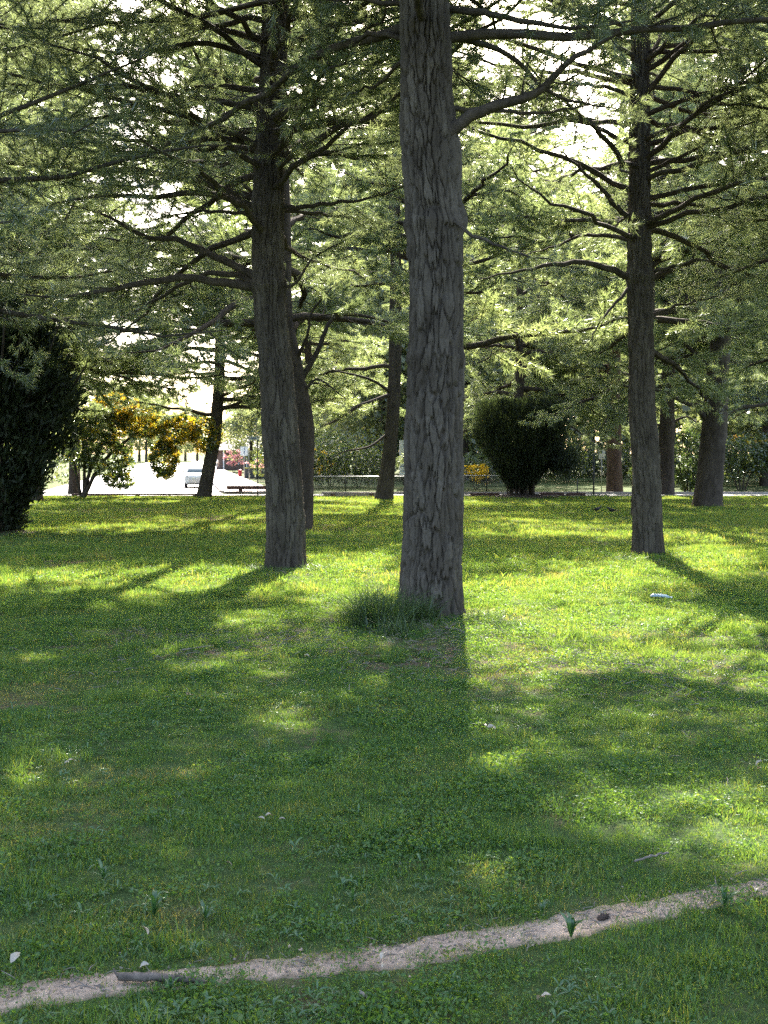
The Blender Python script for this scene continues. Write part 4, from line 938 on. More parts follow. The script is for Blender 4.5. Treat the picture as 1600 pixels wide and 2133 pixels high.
def car(label, loc, rotz, paint):
    root = thing('parked_car' if paint == 'carwhite' else 'distant_car', label, 'car', loc, rotz)
    def part(name, v, q, t, m, par=root, sm=True):
        mb = MB(); mb.add(v, q, t); return mb.build(name, M[m], par, sm)
    body = part('body', *loft([rrect(w, zb, zt, y, r) for y, w, zb, zt, r in [(-2.02, .55, .34, .62, .1), (-1.97, .74, .25, .72, .14), (-1.8, .84, .22, .84, .16), (-1.4, .87, .22, .94, .16), (-.85, .88, .2, 1.0, .15), (0, .88, .2, 1.0, .14), (1.0, .88, .2, 1.0, .14), (1.6, .86, .24, .98, .15), (1.88, .8, .3, .92, .15), (1.95, .66, .38, .8, .12)]]), paint)
    cab = part('windows', *loft([rrect(.74, .96, zt, y, r, tw=tw) for y, zt, r, tw in [(-1.02, 1.02, .02, 1), (-.6, 1.26, .06, .9), (-.25, 1.42, .09, .82), (.3, 1.47, .1, .8), (1.0, 1.46, .1, .8), (1.5, 1.36, .09, .84), (1.82, 1.04, .03, .96)]]), 'glass')
    part('roof', *loft([rrect(hw, zt - .05, zt, y, .022) for y, zt, hw in [(-.3, 1.425, .50), (-.1, 1.475, .57), (.4, 1.495, .59), (1.0, 1.485, .58), (1.45, 1.405, .54), (1.58, 1.34, .48)]]), paint)
    for sx in (-1, 1):
        mb = MB(); mb.tube([(sx * .73, -1.0, 1.0), (sx * .655, -.6, 1.27), (sx * .60, -.25, 1.44)], .035, 6).build('pillar', M[paint], root)
        MB().tube([(sx * .74, .35, 1.0), (sx * .6, .35, 1.47)], .035, 6).build('pillar', M[paint], root)
        MB().tube([(sx * .73, 1.78, 1.0), (sx * .63, 1.45, 1.38)], .06, 6).build('pillar', M[paint], root)
        hl = part('headlight', *loft([[(sx * (.62 + .2 * math.cos(a) * f), y, .68 + .085 * math.sin(a) * f + .03 * math.cos(a)) for a in np.linspace(0, 6.283, 12, endpoint=False)] for y, f in ((-1.80, 1.0), (-1.93, .95), (-1.96, .6))]), 'lamp')
        MB().box((sx * .97, -.72, 1.05), (.16, .1, .13)).build('mirror', M[paint], root)
        part('fog_lamp', *loft([[(sx * .62 + .075 * math.cos(a) * f, y, .40 + .065 * math.sin(a) * f) for a in np.linspace(0, 6.283, 10, endpoint=False)] for y, f in ((-1.88, 1.0), (-1.985, .95), (-1.99, .5))]), 'dark')
        for y in (-1.28, 1.25):
            th = np.linspace(0, 6.283, 22, endpoint=False)
            ty = part('tyre', *loft([[(sx * x, y + r * math.cos(a), .31 + r * math.sin(a)) for a in th] for x, r in ((.68, .27), (.70, .31), (.86, .31), (.885, .28), (.885, .2))]), 'tyre'); ty.name = 'wheel'
            part('rim', *loft([[(sx * x, y + r * math.cos(a), .31 + r * math.sin(a)) for a in th] for x, r in ((.86, .2), (.893, .19), (.88, .05))]), 'rim', ty)
    MB().box((0, -1.985, .40), (.82, .05, .14)).build('grille', M['dark'], root)
    MB().box((0, -1.99, .60), (.95, .04, .05)).build('upper_grille', M['dark'], root)
    MB().box((0, -2.025, .52), (.36, .015, .11)).build('number_plate', M['white'], root)
    MB().box((0, -1.93, .235), (1.5, .14, .06)).build('front_lip', M['dark'], root)
    return root
p = P(413, 1018, 69.5); car('small white hatchback parked at the kerb facing the lawn', (p[0], 69.5, float(hgt(p[0], 69.5)) + .012), road_rot(), 'carwhite')
p = P(274, 962, 215); car('distant silver blue car far up the road', (p[0], 215, float(hgt(p[0], 215)) + .012), road_rot(), 'carblue')

# white box truck behind the fence
def truck():
    Y = 67.0; x0 = P(818, 990, Y)[0]; z0 = float(hgt(x0, Y))
    root = thing('box_truck', 'white box truck parked side on behind the dark fence', 'truck', (x0, Y, z0))
    MB().box((1.75, 0, 1.95), (2.6, 1.9, 2.2)).build('cargo_box', M['white'], root)
    MB().box((1.75, -0.958, 1.42), (2.6, .012, .05)).build('stripe', M['signmark'], root)
    lx = 0.62
    for w in (.05, .12, .05, .14, .05):
        MB().box((lx + w / 2, -0.957, 1.13), (w, .01, .16)).build('lettering', M['signmark'], root); lx += w + .06
    MB().box((1.9, 0, .76), (2.9, 1.7, .14)).build('chassis', M['dark'], root)
    v, q, t = loft([rrect(.92, .45, zt, 0, .12) for zt in (2.0, 2.05)]); 
    c = MB(); c.box((3.55, 0, 1.25), (.9, 1.8, 1.5), taper=.9); c.build('cab', M['white'], root)
    MB().box((3.55, -0.89, 1.5), (.55, .06, .42)).build('cab_window', M['glass'], root)
    for x in (1.0, 3.4):
        for y in (-.8, .8):
            th = np.linspace(0, 6.283, 18, endpoint=False)
            mb = MB(); mb.add(*loft([[(x + r * math.cos(a), y + w, .36 + r * math.sin(a)) for a in th] for w, r in ((-.12, .3), (-.1, .36), (.1, .36), (.12, .3))])); mb.build('wheel', M['tyre'], root, True)
truck()

# barrier rails along the lawn edge
def barrier(label, xa, xb, Y, h, rail_h, mat, posts, pile='barrier_rail', tilt=0.0):
    z0 = float(hgt(xa, Y)); root = thing(pile, label, 'barrier', (xa, Y, z0))
    L = xb - xa
    MB().box((L / 2, 0, h), (L, .12, rail_h)).build('rail', M[mat], root)
    for t in posts: MB().box((t * L, .0, h * .55), (.2, .2, h * 1.25)).build('post', M['rail'], root)
x1, x2 = P(472, 1028, 58.5)[0], P(640, 1028, 58.5)[0]
barrier('brown wooden barrier rail at the street corner beyond the cross road', x1, x2, 58.6, .33, .20, 'rail', (.17, .55, .95))
x1, x2 = P(674, 1031, 52.6)[0], P(785, 1031, 52.6)[0]
barrier('pale log rail on the lawn edge beside the leaning trunk', x1, x2, 52.5, .16, .17, 'railpale', (.18, .9))
x1, x2 = P(150, 1034, 52.9)[0], P(412, 1034, 52.9)[0]
barrier('low brown rail along the lawn edge in front of the road', x1, x2, 52.9, .12, .08, 'rail', (.02, .52, .98))
for px, w in ((1150, 50), (1200, 38), (1010, 60)):
    x1, x2 = P(px - w / 2, 1030, 53)[0], P(px + w / 2, 1030, 53)[0]
    barrier({1150: 'short log rail beside the vase shaped yew', 1200: 'short log rail near the white sign post', 1010: 'short log rail between thick trunk and yew'}[px], x1, x2, 53.0, .13, .13, 'rail', (.1, .9))

# chain link fence: posts, top rail, wire mesh
def fence(label, xa, xb, Y, h, gap=2.2):
    z0 = float(hgt(xa, Y)); root = thing('chain_link_fence', label, 'fence', (xa, Y, z0)); L = xb - xa
    MB().tube([(0, 0, h), (L, 0, h)], .03, 8).build('top_rail', M['steel'], root, True)
    for x in np.arange(0, L + .1, gap): MB().tube([(x, 0, -.1), (x, 0, h + .03)], .032, 8).build('post', M['dark'], root, True)
    mb = MB(); s = .11
    for k in np.arange(-h, L, s):
        for dr in (1, -1):
            a0, a1 = (max(k, 0), min(k + h, L))
            if a1 <= a0: continue
            za, zb = (a0 - k, a1 - k) if dr > 0 else (h - (a0 - k), h - (a1 - k))
            mb.tube([(a0, .01 * dr, za), (a1, .01 * dr, zb)], .0055, 3, cap=False)
    mb.build('wire_mesh', M['dark'], root)
fence('dark chain link fence between the bent pine and the thick trunk', P(640, 1020, 60.5)[0], P(905, 1020, 60.5)[0], 60.5, .92)
fence('chain link fence between the thick trunk and the yew', P(935, 1020, 61.5)[0], P(1060, 1020, 61.5)[0], 61.5, .95)

# signs
def post_sign(name, label, px, Y, top_py, panel, mat, marks=(), postmat='steel', r=.03, loc_px=None):
    x = P(px, 1000, Y)[0]; z0 = float(hgt(x, Y)); zt = P(px, top_py, Y)[2] - z0
    root = thing(name, label, 'sign', (x, Y, z0))
    MB().tube([(0, 0, -.1), (0, 0, zt)], r, 8).build('post', M[postmat], root, True)
    if panel:
        cx, cz, w, h = panel
        MB().box((cx, -.045, zt + cz), (w, .02, h)).build('panel', M[mat], root)
        for mx, mz, mw, mh, mm in marks: MB().box((cx + mx, -.059, zt + cz + mz), (mw, .006, mh)).build('marking', M[mm], root)
    return root
post_sign('street_name_sign', 'street name blade on a thin dark post at the corner', 537, 53.2, 908, (-.19, -.12, .50, .19), 'white', [(-.08, 0, .06, .08, 'signmark'), (0.01, 0, .05, .08, 'signmark'), (.09, 0, .05, .08, 'signmark')], 'dark', .028)
post_sign('parking_sign', 'pale blue panel sign with a dark upright bar', 509, 72, 930, (0, -.31, .50, .62), 'signblue', [(.02, 0, .045, .46, 'signmark')], 'steel', .035)
post_sign('steel_post', 'bare grey steel post beside the pale blue sign', 519, 62, 938, (0, -.04, .09, .09), 'white', (), 'steel', .03)
post_sign('roadside_sign', 'small white sign near the redwood trunk', 1253, 62, 936, (0, -.29, .36, .56), 'white', [(0, .14, .12, .1, 'signmark'), (0, -.2, .26, .03, 'signmark')], 'steel', .03)
post_sign('steel_post', 'thin dark post between the white sign and the yew', 1237, 56.5, 946, None, None, (), 'dark', .045)
post_sign('steel_post', 'short dark stake near the yew', 1203, 55, 1000, None, None, (), 'dark', .03)
# red pillar, bins
x = P(500, 990, 96)[0]
root = thing('red_pillar', 'short red pillar on the verge beside the bins', 'bollard', (x, 96, float(hgt(x, 96))))
MB().tube([(0, 0, -.05), (0, 0, .62)], .17, 12).build('column', M['red'], root, True)
MB().tube([(0, 0, .62), (0, 0, .67), (0, 0, .76)], [.21, .20, .04], 12).build('cap', M['red'], root, True)
for k, px in enumerate((514, 526, 538, 550)):
    x = P(px, 990, 92)[0]
    root = thing('wheelie_bin', 'dark wheelie bin with yellow lid in a row on the verge', 'bin', (x, 92, float(hgt(x, 92))), group='bins on the verge')
    MB().box((0, 0, .47), (.36, .46, .9), taper=1.25).build('body', M['bin'], root)
    MB().box((0, -.02, .955), (.50, .62, .07), taper=.92).build('lid', M['yellowlid'], root)
    for sx in (-.2, .2): MB().tube([(sx - .04, .22, .09), (sx + .04, .22, .09)], .09, 12).build('wheel', M['tyre'], root)
# house
def house():
    Y = 138.0; x0 = P(452, 980, Y)[0]; x1 = P(640, 980, Y)[0]; L = x1 - x0; z0 = float(hgt(x0, Y))
    root = thing('house', 'low brown house with grey roof and white porch posts', 'house', (x0, Y, z0))
    w = MB(); w.box((L / 2, 3.5, 1.3), (L, 7, 2.7)); w.build('wall', M['brick'], root)
    r = MB(); r.add([(-.7, -.9, 2.6), (L + .7, -.9, 2.6), (L + .7, 7.9, 2.6), (-.7, 7.9, 2.6), (2, 3.5, 4.6), (L - 2, 3.5, 4.6)], [[0, 1, 5, 4], [2, 3, 4, 5], [0, 3, 2, 1]], [[1, 2, 5], [3, 0, 4]]); r.build('roof', M['rooft'], root)
    for x in (1.0, 4.0, 7.0): MB().box((x, -.75, 1.28), (.14, .14, 2.64)).build('porch_post', M['white'], root)
    for x in (2.4, 5.6, 9.0):
        wi = MB().box((x, -.02, 1.35), (1.7, .08, 1.3)).build('window', M['glass'], root)
        for dx in (-.42, 0, .42): MB().box((x + dx, -.075, 1.35), (.06, .03, 1.3)).build('glazing_bar', M['white'], wi)
        MB().box((x, -.074, 1.35), (1.7, .026, .06)).build('glazing_bar', M['white'], wi)
    MB().box((7.6, -.03, 1.05), (.9, .08, 2.05)).build('door', M['white'], root)
house()
# person walking on the pavement
def person():
    Y = 108.0; x = P(450, 992, Y)[0]; z0 = float(hgt(x, Y)) + .12
    root = thing('person', 'person in a white top and dark leggings walking on the pavement', 'person', (x, Y, z0), 0.3)
    J = [(0, 0, .92), (0, 0, 1.12), (0, 0, 1.38), (0, -.01, 1.48), (0, -.02, 1.58), (0, -.02, 1.70),
         (.09, 0, .88), (.10, -.12, .50), (.10, -.10, .09), (.10, -.24, .04), (-.09, 0, .88), (-.10, .10, .50), (-.10, .26, .12), (-.10, .16, .03),
         (.19, 0, 1.38), (.24, .05, 1.12), (.23, -.06, .90), (.22, -.1, .82), (-.19, 0, 1.38), (-.24, -.06, 1.12), (-.23, -.16, .92), (-.22, -.2, .84)]
    E = [(0, 1), (1, 2), (2, 3), (3, 4), (4, 5), (0, 6), (6, 7), (7, 8), (8, 9), (0, 10), (10, 11), (11, 12), (12, 13), (2, 14), (14, 15), (15, 16), (16, 17), (2, 18), (18, 19), (19, 20), (20, 21)]
    rad = [.15, .13, .16, .055, .085, .075, .10, .065, .045, .04, .10, .065, .045, .04, .065, .045, .035, .035, .065, .045, .035, .035]
    me = bpy.data.meshes.new('body'); me.from_pydata(J, E, []); o = ob('body', me, root)
    md = o.modifiers.new('skin', 'SKIN'); o.modifiers.new('sub', 'SUBSURF').levels = 1; o.modifiers['sub'].render_levels = 2
    for i, sv in enumerate(me.skin_vertices[0].data): sv.radius = (rad[i], rad[i]); sv.use_root = (i == 0)
    dg = bpy.context.evaluated_depsgraph_get(); m2 = bpy.data.meshes.new_from_object(o.evaluated_get(dg))
    o.modifiers.clear(); o.data = m2; m2.materials.clear()
    for m_ in ('trouser', 'greyshort', 'shirt', 'skin', 'hair'): m2.materials.append(M[m_])
    for pl in m2.polygons:
        c = pl.center
        pl.material_index = (4 if (c.z > 1.68 or c.y > .03) else 3) if c.z > 1.45 else (3 if (abs(c.x) > .19 and c.z < 1.15) else (2 if c.z > 1.0 else (1 if c.z > .72 else 0)))
        pl.use_smooth = True
    h = MB(); h.add(*loft([[(.098 * f * math.cos(a), .02 + .105 * f * math.sin(a), z) for a in np.linspace(0, 6.283, 12, endpoint=False)] for z, f in ((1.56, .7), (1.64, 1.0), (1.72, .95), (1.78, .6), (1.795, .2))])); h.build('hair', M['hair'], root, True)
person()
# two black birds on the lawn
def bird(label, px, py, rot):
    g = G(px, py); root = thing('bird', label, 'bird', (g[0], g[1], float(hgt(g[0], g[1]))), rot, 'black birds on the lawn')
    th = np.linspace(0, 6.283, 12, endpoint=False)
    mb = MB(); mb.add(*loft([[(x, r * math.cos(a), z + r * 1.05 * math.sin(a)) for a in th] for x, z, r in ((-.17, .125, .008), (-.10, .12, .028), (-.04, .115, .05), (.03, .12, .055), (.08, .145, .045), (.105, .175, .032), (.125, .195, .033), (.15, .195, .024), (.165, .19, .009), (.20, .183, .003))]))
    mb.add([(-.14, -.012, .125), (-.14, .012, .125), (-.27, .03, .11), (-.27, -.03, .11), (-.14, -.012, .115), (-.14, .012, .115), (-.27, .03, .102), (-.27, -.03, .102)], [[0, 1, 2, 3], [7, 6, 5, 4], [0, 3, 7, 4], [1, 5, 6, 2], [2, 6, 7, 3]])
    mb.build('body', M['bird'], root, True)
    for sy in (-.02, .02): MB().tube([(.01, sy, .09), (.0, sy, .04), (.01, sy, 0), (.04, sy, .002)], .005, 5).build('leg', M['dark'], root)
bird('black bird standing on sunlit lawn with head raised', 1244, 1068, 0.4)
bird('black bird on the lawn, the one nearer the slender pine', 1274, 1069, 2.6)

# ================================================================== LITTER, STICKS, LEAVES
def gz(px, py):
    g = G(px, py); return np.array([g[0], g[1], float(hgt(g[0], g[1]))])
# piece of plastic
g = gz(1376, 1250)
root = thing('plastic_litter', 'shiny pale blue crumpled plastic bottle lying in the grass', 'litter', (g[0], g[1], g[2] + .03), -0.25); root.scale = (.9, .8, .75)
th = np.linspace(0, 6.283, 16, endpoint=False)
mb = MB(); mb.add(*loft([[(x, r * math.cos(a) * (1 + .1 * math.sin(3 * a + x * 40)), .01 + .8 * r * math.sin(a) + zz + .006 * math.sin(5 * a)) for a in th] for x, r, zz in ((-.13, .012, 0), (-.125, .030, 0), (-.09, .036, .004), (-.05, .030, .006), (0, .036, .004), (.04, .031, 0), (.07, .036, -.006), (.10, .024, -.012), (.115, .013, -.015), (.13, .013, -.016))]))
mb.build('bottle', M['plastic'], root, True)
MB().tube([(.128, 0, -.006), (.148, 0, -.008)], .016, 10).build('cap', M['white'], root)
def stick(label, pts, rad, mat='stick', name='stick', lift=.008, twigs=()):
    w = [gz(*p[:2]) + np.array([0, 0, lift + (p[2] if len(p) > 2 else 0)]) for p in pts]
    b = w[0].copy(); w = smooth_path([x - b for x in w], 14)
    rg = np.random.default_rng(int(pts[0][0])); w[1:-1] += rg.normal(0, .0015, (12, 3))
    v, q = tube(w, np.interp(np.linspace(0, 1, 14), np.linspace(0, 1, len(rad)), rad) * rg.uniform(.88, 1.12, 14), 9)
    k = 9; n = 14
    v = np.vstack([v, w[0], w[-1]]); t = []
    for a in range(k): t += [[n * k, (a + 1) % k, a], [n * k + 1, (n - 1) * k + a, (n - 1) * k + (a + 1) % k]]
    root = thing(name, label, 'stick', b)
    ob('shaft', mk_mesh('shaft', v, [q, np.array(t)], [M[mat]], smooth=True), root)
    for tp_, d, L, r in twigs:
        a = w[int(tp_ * 13)]; vv, qq = tube([a, a + np.array(d) * L * .6, a + np.array(d) * L + np.array([0, 0, .004])], [r, r * .8, r * .5], 6)
        ob('side_twig', mk_mesh('side_twig', vv, qq, [M[mat]], smooth=True), root)
    return root
stick('dry stick with a knobbed end lying along the dirt path', [(246, 2052, .008), (262, 2050, .006), (330, 2048, .004), (390, 2050, .003), (430, 2053, 0)], [.011, .015, .012, .0115, .011, .005], mat='darkstick', lift=.022, twigs=[(.04, (-.6, .5, .5), .03, .005)])
stick('thin pale twig in the sunlit grass above the path', [(1322, 1806, .02), (1360, 1800, .03), (1392, 1794, .03)], [.004, .005, .004], lift=.015)
stick('fallen stick in the shadow at the foot of the thick trunk', [(928, 1322, .02), (950, 1328, .02), (972, 1335, .01)], [.010, .014, .012], lift=.015)
stick('dark broken twig on the needle litter', [(1300, 1395, .02), (1340, 1398, .02)], [.006, .008, .004])
stick('thin twig half buried in shaded lawn', [(380, 1365, .02), (440, 1358, .03)], [.006, .007, .003])
stick('short pale twig in the lawn below the path', [(748, 2072, .02), (770, 2084, .015)], [.005, .006, .005], lift=.01)
# pine cone on the path
g = gz(1256, 1908)
root = thing('pine_cone', 'small dark pine cone lying on the dirt path', 'pine cone', (g[0], g[1], g[2] + .014), 0.5); root.scale = (.72, .62, .6)
v, q, t = loft([[(x, r * math.cos(a), r * math.sin(a)) for a in np.linspace(0, 6.283, 10, endpoint=False)] for x, r in ((-.035, .006), (-.025, .015), (0, .019), (.02, .014), (.034, .004))])
mb = MB(); mb.add(v, q, t); mb.build('core', M['mulch'], root, True)
mb = MB()
for k in range(42):
    a = k * 2.4; u = k / 42; x = -.03 + .062 * u; r = .018 * math.sin(math.pi * min(1, .15 + u * .85)) + .004
    d = np.array([.35, math.cos(a), math.sin(a)]); d /= np.linalg.norm(d); sd = np.cross(d, [1, 0, 0]); sd /= np.linalg.norm(sd); b0 = np.array([x, 0, 0]) + d * r * .6
    mb.add([b0 - sd * .005, b0 + sd * .005, b0 + d * .011 + sd * .004, b0 + d * .011 - sd * .004, b0 + d * .011 + np.array([.003, 0, 0])], [[0, 1, 2, 3]], [[3, 2, 4]])
mb.build('scales', M['bark_far'], root)
# pale dead leaves
def dead_leaf_mesh(seed):
    rg = np.random.default_rng(seed); n = 8; u = np.linspace(0, 1, n); w = .026 * np.sin(np.pi * u ** .8) + .001; L = .095
    curl = rg.uniform(.3, .6); z = .03 * np.sin(u * 3.1) * curl + .012 * u
    rows = []
    for s_ in (-1, -.5, 0, .5, 1): rows.append(np.stack([u * L, s_ * w * (1 + .15 * np.sin(u * 17 + s_)), z + abs(s_) * w * rg.uniform(.3, .8)], -1))
    A = np.array(rows); i = np.arange(4)[:, None] * n; j = np.arange(n - 1)[None]
    q = np.stack([i + j, i + j + 1, i + n + j + 1, i + n + j], -1).reshape(-1, 4)
    return mk_mesh('dead_leaf', A.reshape(-1, 3), q, [M['deadleaf']], smooth=True, attrs={'tone': np.full(5 * n, rg.uniform(.3, .9))})
DL = [dead_leaf_mesh(i) for i in range(4)]
rg = np.random.default_rng(3)
LEAVES = [(575, 1713, 3, 'cluster of pale dried leaves on the shaded lawn above the path'), (1018, 1520, 3, 'pale crumpled leaf cluster on shaded lawn below the thick trunk'), (140, 1596, 2, 'small pale leaf pair lying in dark shade'), (413, 1494, 2, 'pinkish pale leaf scrap in the shaded lawn'),
          (395, 1462, 2, 'pale torn leaf next to dark litter on the lawn'), (490, 1806, 1, 'curled leaf with a dark underside on the lawn'), (1133, 2090, 2, 'tan dead leaf lying in lawn below the path'), (1590, 1607, 2, 'pale leaf at the sunlit patch of lawn'), (302, 1967, 1, 'pale leaf in the sunlit strip above the path'),
          (15, 2028, 1, 'pale leaf beside the dirt path'), (632, 1380, 2, 'brown curled leaf on needle litter'), (300, 2028, 1, 'small pale leaf on the path edge'), (780, 2000, 2, 'pale dry leaf scraps on the path'), (1570, 1876, 1, 'pale leaf on the path under the sunny lawn')]
for px, py, n, lab in LEAVES:
    g = gz(px, py); root = thing('dead_leaf', lab, 'leaf', (g[0], g[1], g[2] + .03), group='dead leaves on the lawn')
    for k in range(n):
        o = ob('leaf', DL[rg.integers(4)], root, (rg.normal(0, .02), rg.normal(0, .015), rg.uniform(0, .008))); o.rotation_euler = (rg.normal(0, .4), rg.normal(0, .3), rg.uniform(0, 6.28)); o.scale = (rg.uniform(.3, .5),) * 3

# ================================================================== GRASS AND WEEDS
def scatter(name, protos, pos, rot, scl, idx, kind='stuff'):
    me = bpy.data.meshes.new(name); me.vertices.add(len(pos)); me.vertices.foreach_set('co', np.asarray(pos, np.float32).ravel())
    for nm, dat, ty, key in (('rot', rot, 'FLOAT_VECTOR', 'vector'), ('scl', scl, 'FLOAT_VECTOR', 'vector'), ('idx', idx, 'INT', 'value')):
        a = me.attributes.new(nm, ty, 'POINT'); a.data.foreach_set(key, np.asarray(dat, np.int32 if ty == 'INT' else np.float32).ravel())
    o = ob(name, me); o['kind'] = kind
    ng = bpy.data.node_groups.new(name, 'GeometryNodeTree')
    ng.interface.new_socket('Geometry', in_out='INPUT', socket_type='NodeSocketGeometry'); ng.interface.new_socket('Geometry', in_out='OUTPUT', socket_type='NodeSocketGeometry')
    gi, go = ng.nodes.new('NodeGroupInput'), ng.nodes.new('NodeGroupOutput')
    g2i = ng.nodes.new('GeometryNodeGeometryToInstance')
    for p_ in reversed(protos):
        oi = ng.nodes.new('GeometryNodeObjectInfo'); oi.inputs['Object'].default_value = p_; oi.transform_space = 'ORIGINAL'
        ng.links.new(oi.outputs['Geometry'], g2i.inputs[0])
    def na(nm, ty):
        n = ng.nodes.new('GeometryNodeInputNamedAttribute'); n.data_type = ty; n.inputs['Name'].default_value = nm; return n.outputs[0]
    ip = ng.nodes.new('GeometryNodeInstanceOnPoints'); ip.inputs['Pick Instance'].default_value = True
    ng.links.new(gi.outputs[0], ip.inputs['Points']); ng.links.new(g2i.outputs[0], ip.inputs['Instance'])
    ng.links.new(na('idx', 'INT'), ip.inputs['Instance Index']); ng.links.new(na('rot', 'FLOAT_VECTOR'), ip.inputs['Rotation']); ng.links.new(na('scl', 'FLOAT_VECTOR'), ip.inputs['Scale'])
    ng.links.new(ip.outputs[0], go.inputs[0])
    md = o.modifiers.new('scatter', 'NODES'); md.node_group = ng
    return o
def blades(n, rad, hmin, hmax, wid, rg, lean=0.5, nseg=3, tone=(0.2, 0.8), curl=0.5):
    vs, fs, ts = [], [], []
    a = rg.uniform(0, 6.283, n); r = rad * np.sqrt(rg.random(n)); H = rg.uniform(hmin, hmax, n)
    la = rg.uniform(0, 6.283, n); le = lean * rg.random(n) ** 0.7
    b = np.stack([r * np.cos(a), r * np.sin(a), np.full(n, -0.004)], -1)
    ld = np.stack([np.cos(la), np.sin(la), np.zeros(n)], -1); sd = np.stack([-np.sin(la), np.cos(la), np.zeros(n)], -1)
    rot = rg.normal(0, .8, n)[:, None]; sd = sd * np.cos(rot) + ld * np.sin(rot)
    rows = []
    for s_ in np.linspace(0, 1, nseg + 1):
        c = b + ld * (H * le * (s_ * .5 + curl * s_ ** 2))[:, None] + np.array([0, 0, 1]) * (H * s_ * (1 - .45 * le * s_))[:, None]
        w = wid * (1 - s_ ** 1.6) * .5
        if s_ < 1: rows += [c - sd * w, c + sd * w]
        else: rows += [c]
    m = len(rows); v = np.stack(rows, 1).reshape(-1, 3); base = np.arange(n)[:, None] * m
    f = []
    for k in range(nseg - 1): f += [base + np.array([[2 * k, 2 * k + 1, 2 * k + 3]]), base + np.array([[2 * k, 2 * k + 3, 2 * k + 2]])]
    f.append(base + np.array([[m - 3, m - 2, m - 1]]))
    return v, np.vstack(f), np.repeat(rg.uniform(*tone, n), m)
def proto(name, *parts, mat):
    vs, fs, ts, n = [], [], [], 0
    for v, f, t in parts: vs.append(v); fs.append(f + n); ts.append(t); n += len(v)
    return bpy.data.objects.new(name, mk_mesh(name, np.vstack(vs), np.vstack(fs), [mat], attrs={'tone': np.concatenate(ts)}))
rg = np.random.default_rng(91)
GP = []
for k in range(5): GP.append(proto('turf_tuft', blades(44, .065, .016, .046, .0036, rg, 1.0, 2, [(.05, .45), (.2, .6), (.1, .8), (.3, .8), (.15, .5)][k]), mat=M['grass']))                       # short turf
for k in range(3): GP.append(proto('tall_tuft', blades(40, .05, .04, .10, .0036, rg, .9, 3, (.15, .7)), mat=M['grass']))                 # longer clumps
for k in range(2): GP.append(proto('dry_tuft', blades(34, .065, .012, .035, .003, rg, 1.3, 2, (.62, 1.0)), mat=M['grass']))              # dry bleached
for k in range(4): GP.append(proto('coarse_tuft', blades(30, .16, .03, .075, .010, rg, .9, 2), mat=M['grass']))                          # for the distance
def clover(n, rad, rg):
    a = rg.uniform(0, 6.283, n); r = rad * np.sqrt(rg.random(n)); p = np.stack([r * np.cos(a), r * np.sin(a), rg.uniform(.008, .034, n)], -1)
    d = unit(np.stack([rg.normal(size=n), rg.normal(size=n), rg.normal(.1, .35, n)], -1)); L = rg.uniform(.009, .017, n)
    return leaf_quads(p, d, L, L * .62, rg, rg.uniform(.05, .6, n))
for k in range(3): GP.append(proto('clover_patch', clover(48, .07, rg), mat=M['grass']))
pos, rot, scl, idx = [], [], [], []
TRUNKS = [(P(903, 1283, DA)[0], DA, .36), (P(597, 1180, DB)[0], DB, .32), (P(1350, 1153, DC)[0], DC, .28)]
def sow(y0, y1, dens, near):
    hw = lambda y: .44 * y + .9
    n = int(dens * (y1 - y0) * 2 * hw((y0 + y1) / 2)); y = rg.uniform(y0, y1, n); x = rg.uniform(-1, 1, n) * hw(y)
    keep = np.ones(n, bool)
    d, yc = path_dist(x, y); lo = path_half(x); hi = path_half(x + 31.0) * 1.1
    jit = rg.uniform(-.02, .06, n) + .05 * vnoise(x * 8, y * 11, s=30) + .03 * vnoise(x * 25, y * 25, s=33)
    inside = (d < hi - jit - .02) & (d > -lo + jit * .8)
    tufty = (vnoise(x * 9, y * 9, s=31) + .8 * (d > .03)) > .6
    keep &= ~inside | (tufty & (rg.random(n) < .34))
    bare = bare_at(x, y) + .22 * np.clip(vnoise(x * 1.3, y * 1.3, s=17) * .6 + vnoise(x * 4, y * 4, s=18) * .5, -1, 1)
    keep &= rg.random(n) > np.clip((bare - .10) * 4.0, 0, .86)
    for tx, ty, tr in TRUNKS: keep &= (x - tx) ** 2 + (y - ty) ** 2 > tr * tr
    keep &= y < 53.1
    x, y, d, bare, lo, hi = x[keep], y[keep], d[keep], bare[keep], lo[keep], hi[keep]; n = len(x)
    edge = np.minimum(abs(d - hi), abs(d + lo)) < .09
    dryn = vnoise(x * .8, y * .8, s=23) + .5 * vnoise(x * 3.1, y * 3.1, s=24)
    dry = (dryn + bare * 2.2 + edge * .45 + rg.normal(0, .3, n)) > .95
    tall = (vnoise(x * 1.1 + 7, y * 1.1, s=27) + .6 * vnoise(x * 4, y * 4, s=28) + rg.normal(0, .25, n)) > 1.0
    if near:
        ix = np.where(dry, rg.integers(8, 10, n), np.where(tall & ~edge, rg.integers(5, 8, n), np.where(rg.random(n) < .2 + .25 * vnoise(x * 2.3, y * 2.3, s=61), rg.integers(14, 17, n), rg.integers(0, 5, n))))
    else: ix = np.where(dry & (y < 20), rg.integers(8, 10, n), rg.integers(10, 14, n))
    s_ = rg.uniform(.75, 1.25, n) * (1 + np.clip((y - 6) / 14, 0, .8) * (1 if near else .25)) * np.where(edge, .8, 1) * (1 + .4 * vnoise(x * 3.7, y * 3.7, s=51) + .25 * vnoise(x * 11, y * 11, s=52))
    pos.append(np.stack([x, y, hgt(x, y)], -1)); rot.append(np.stack([rg.normal(0, .12, n), rg.normal(0, .12, n), rg.uniform(0, 6.283, n)], -1))
    scl.append(np.stack([s_, s_, s_ * rg.uniform(.7, 1.2, n)], -1)); idx.append(ix)
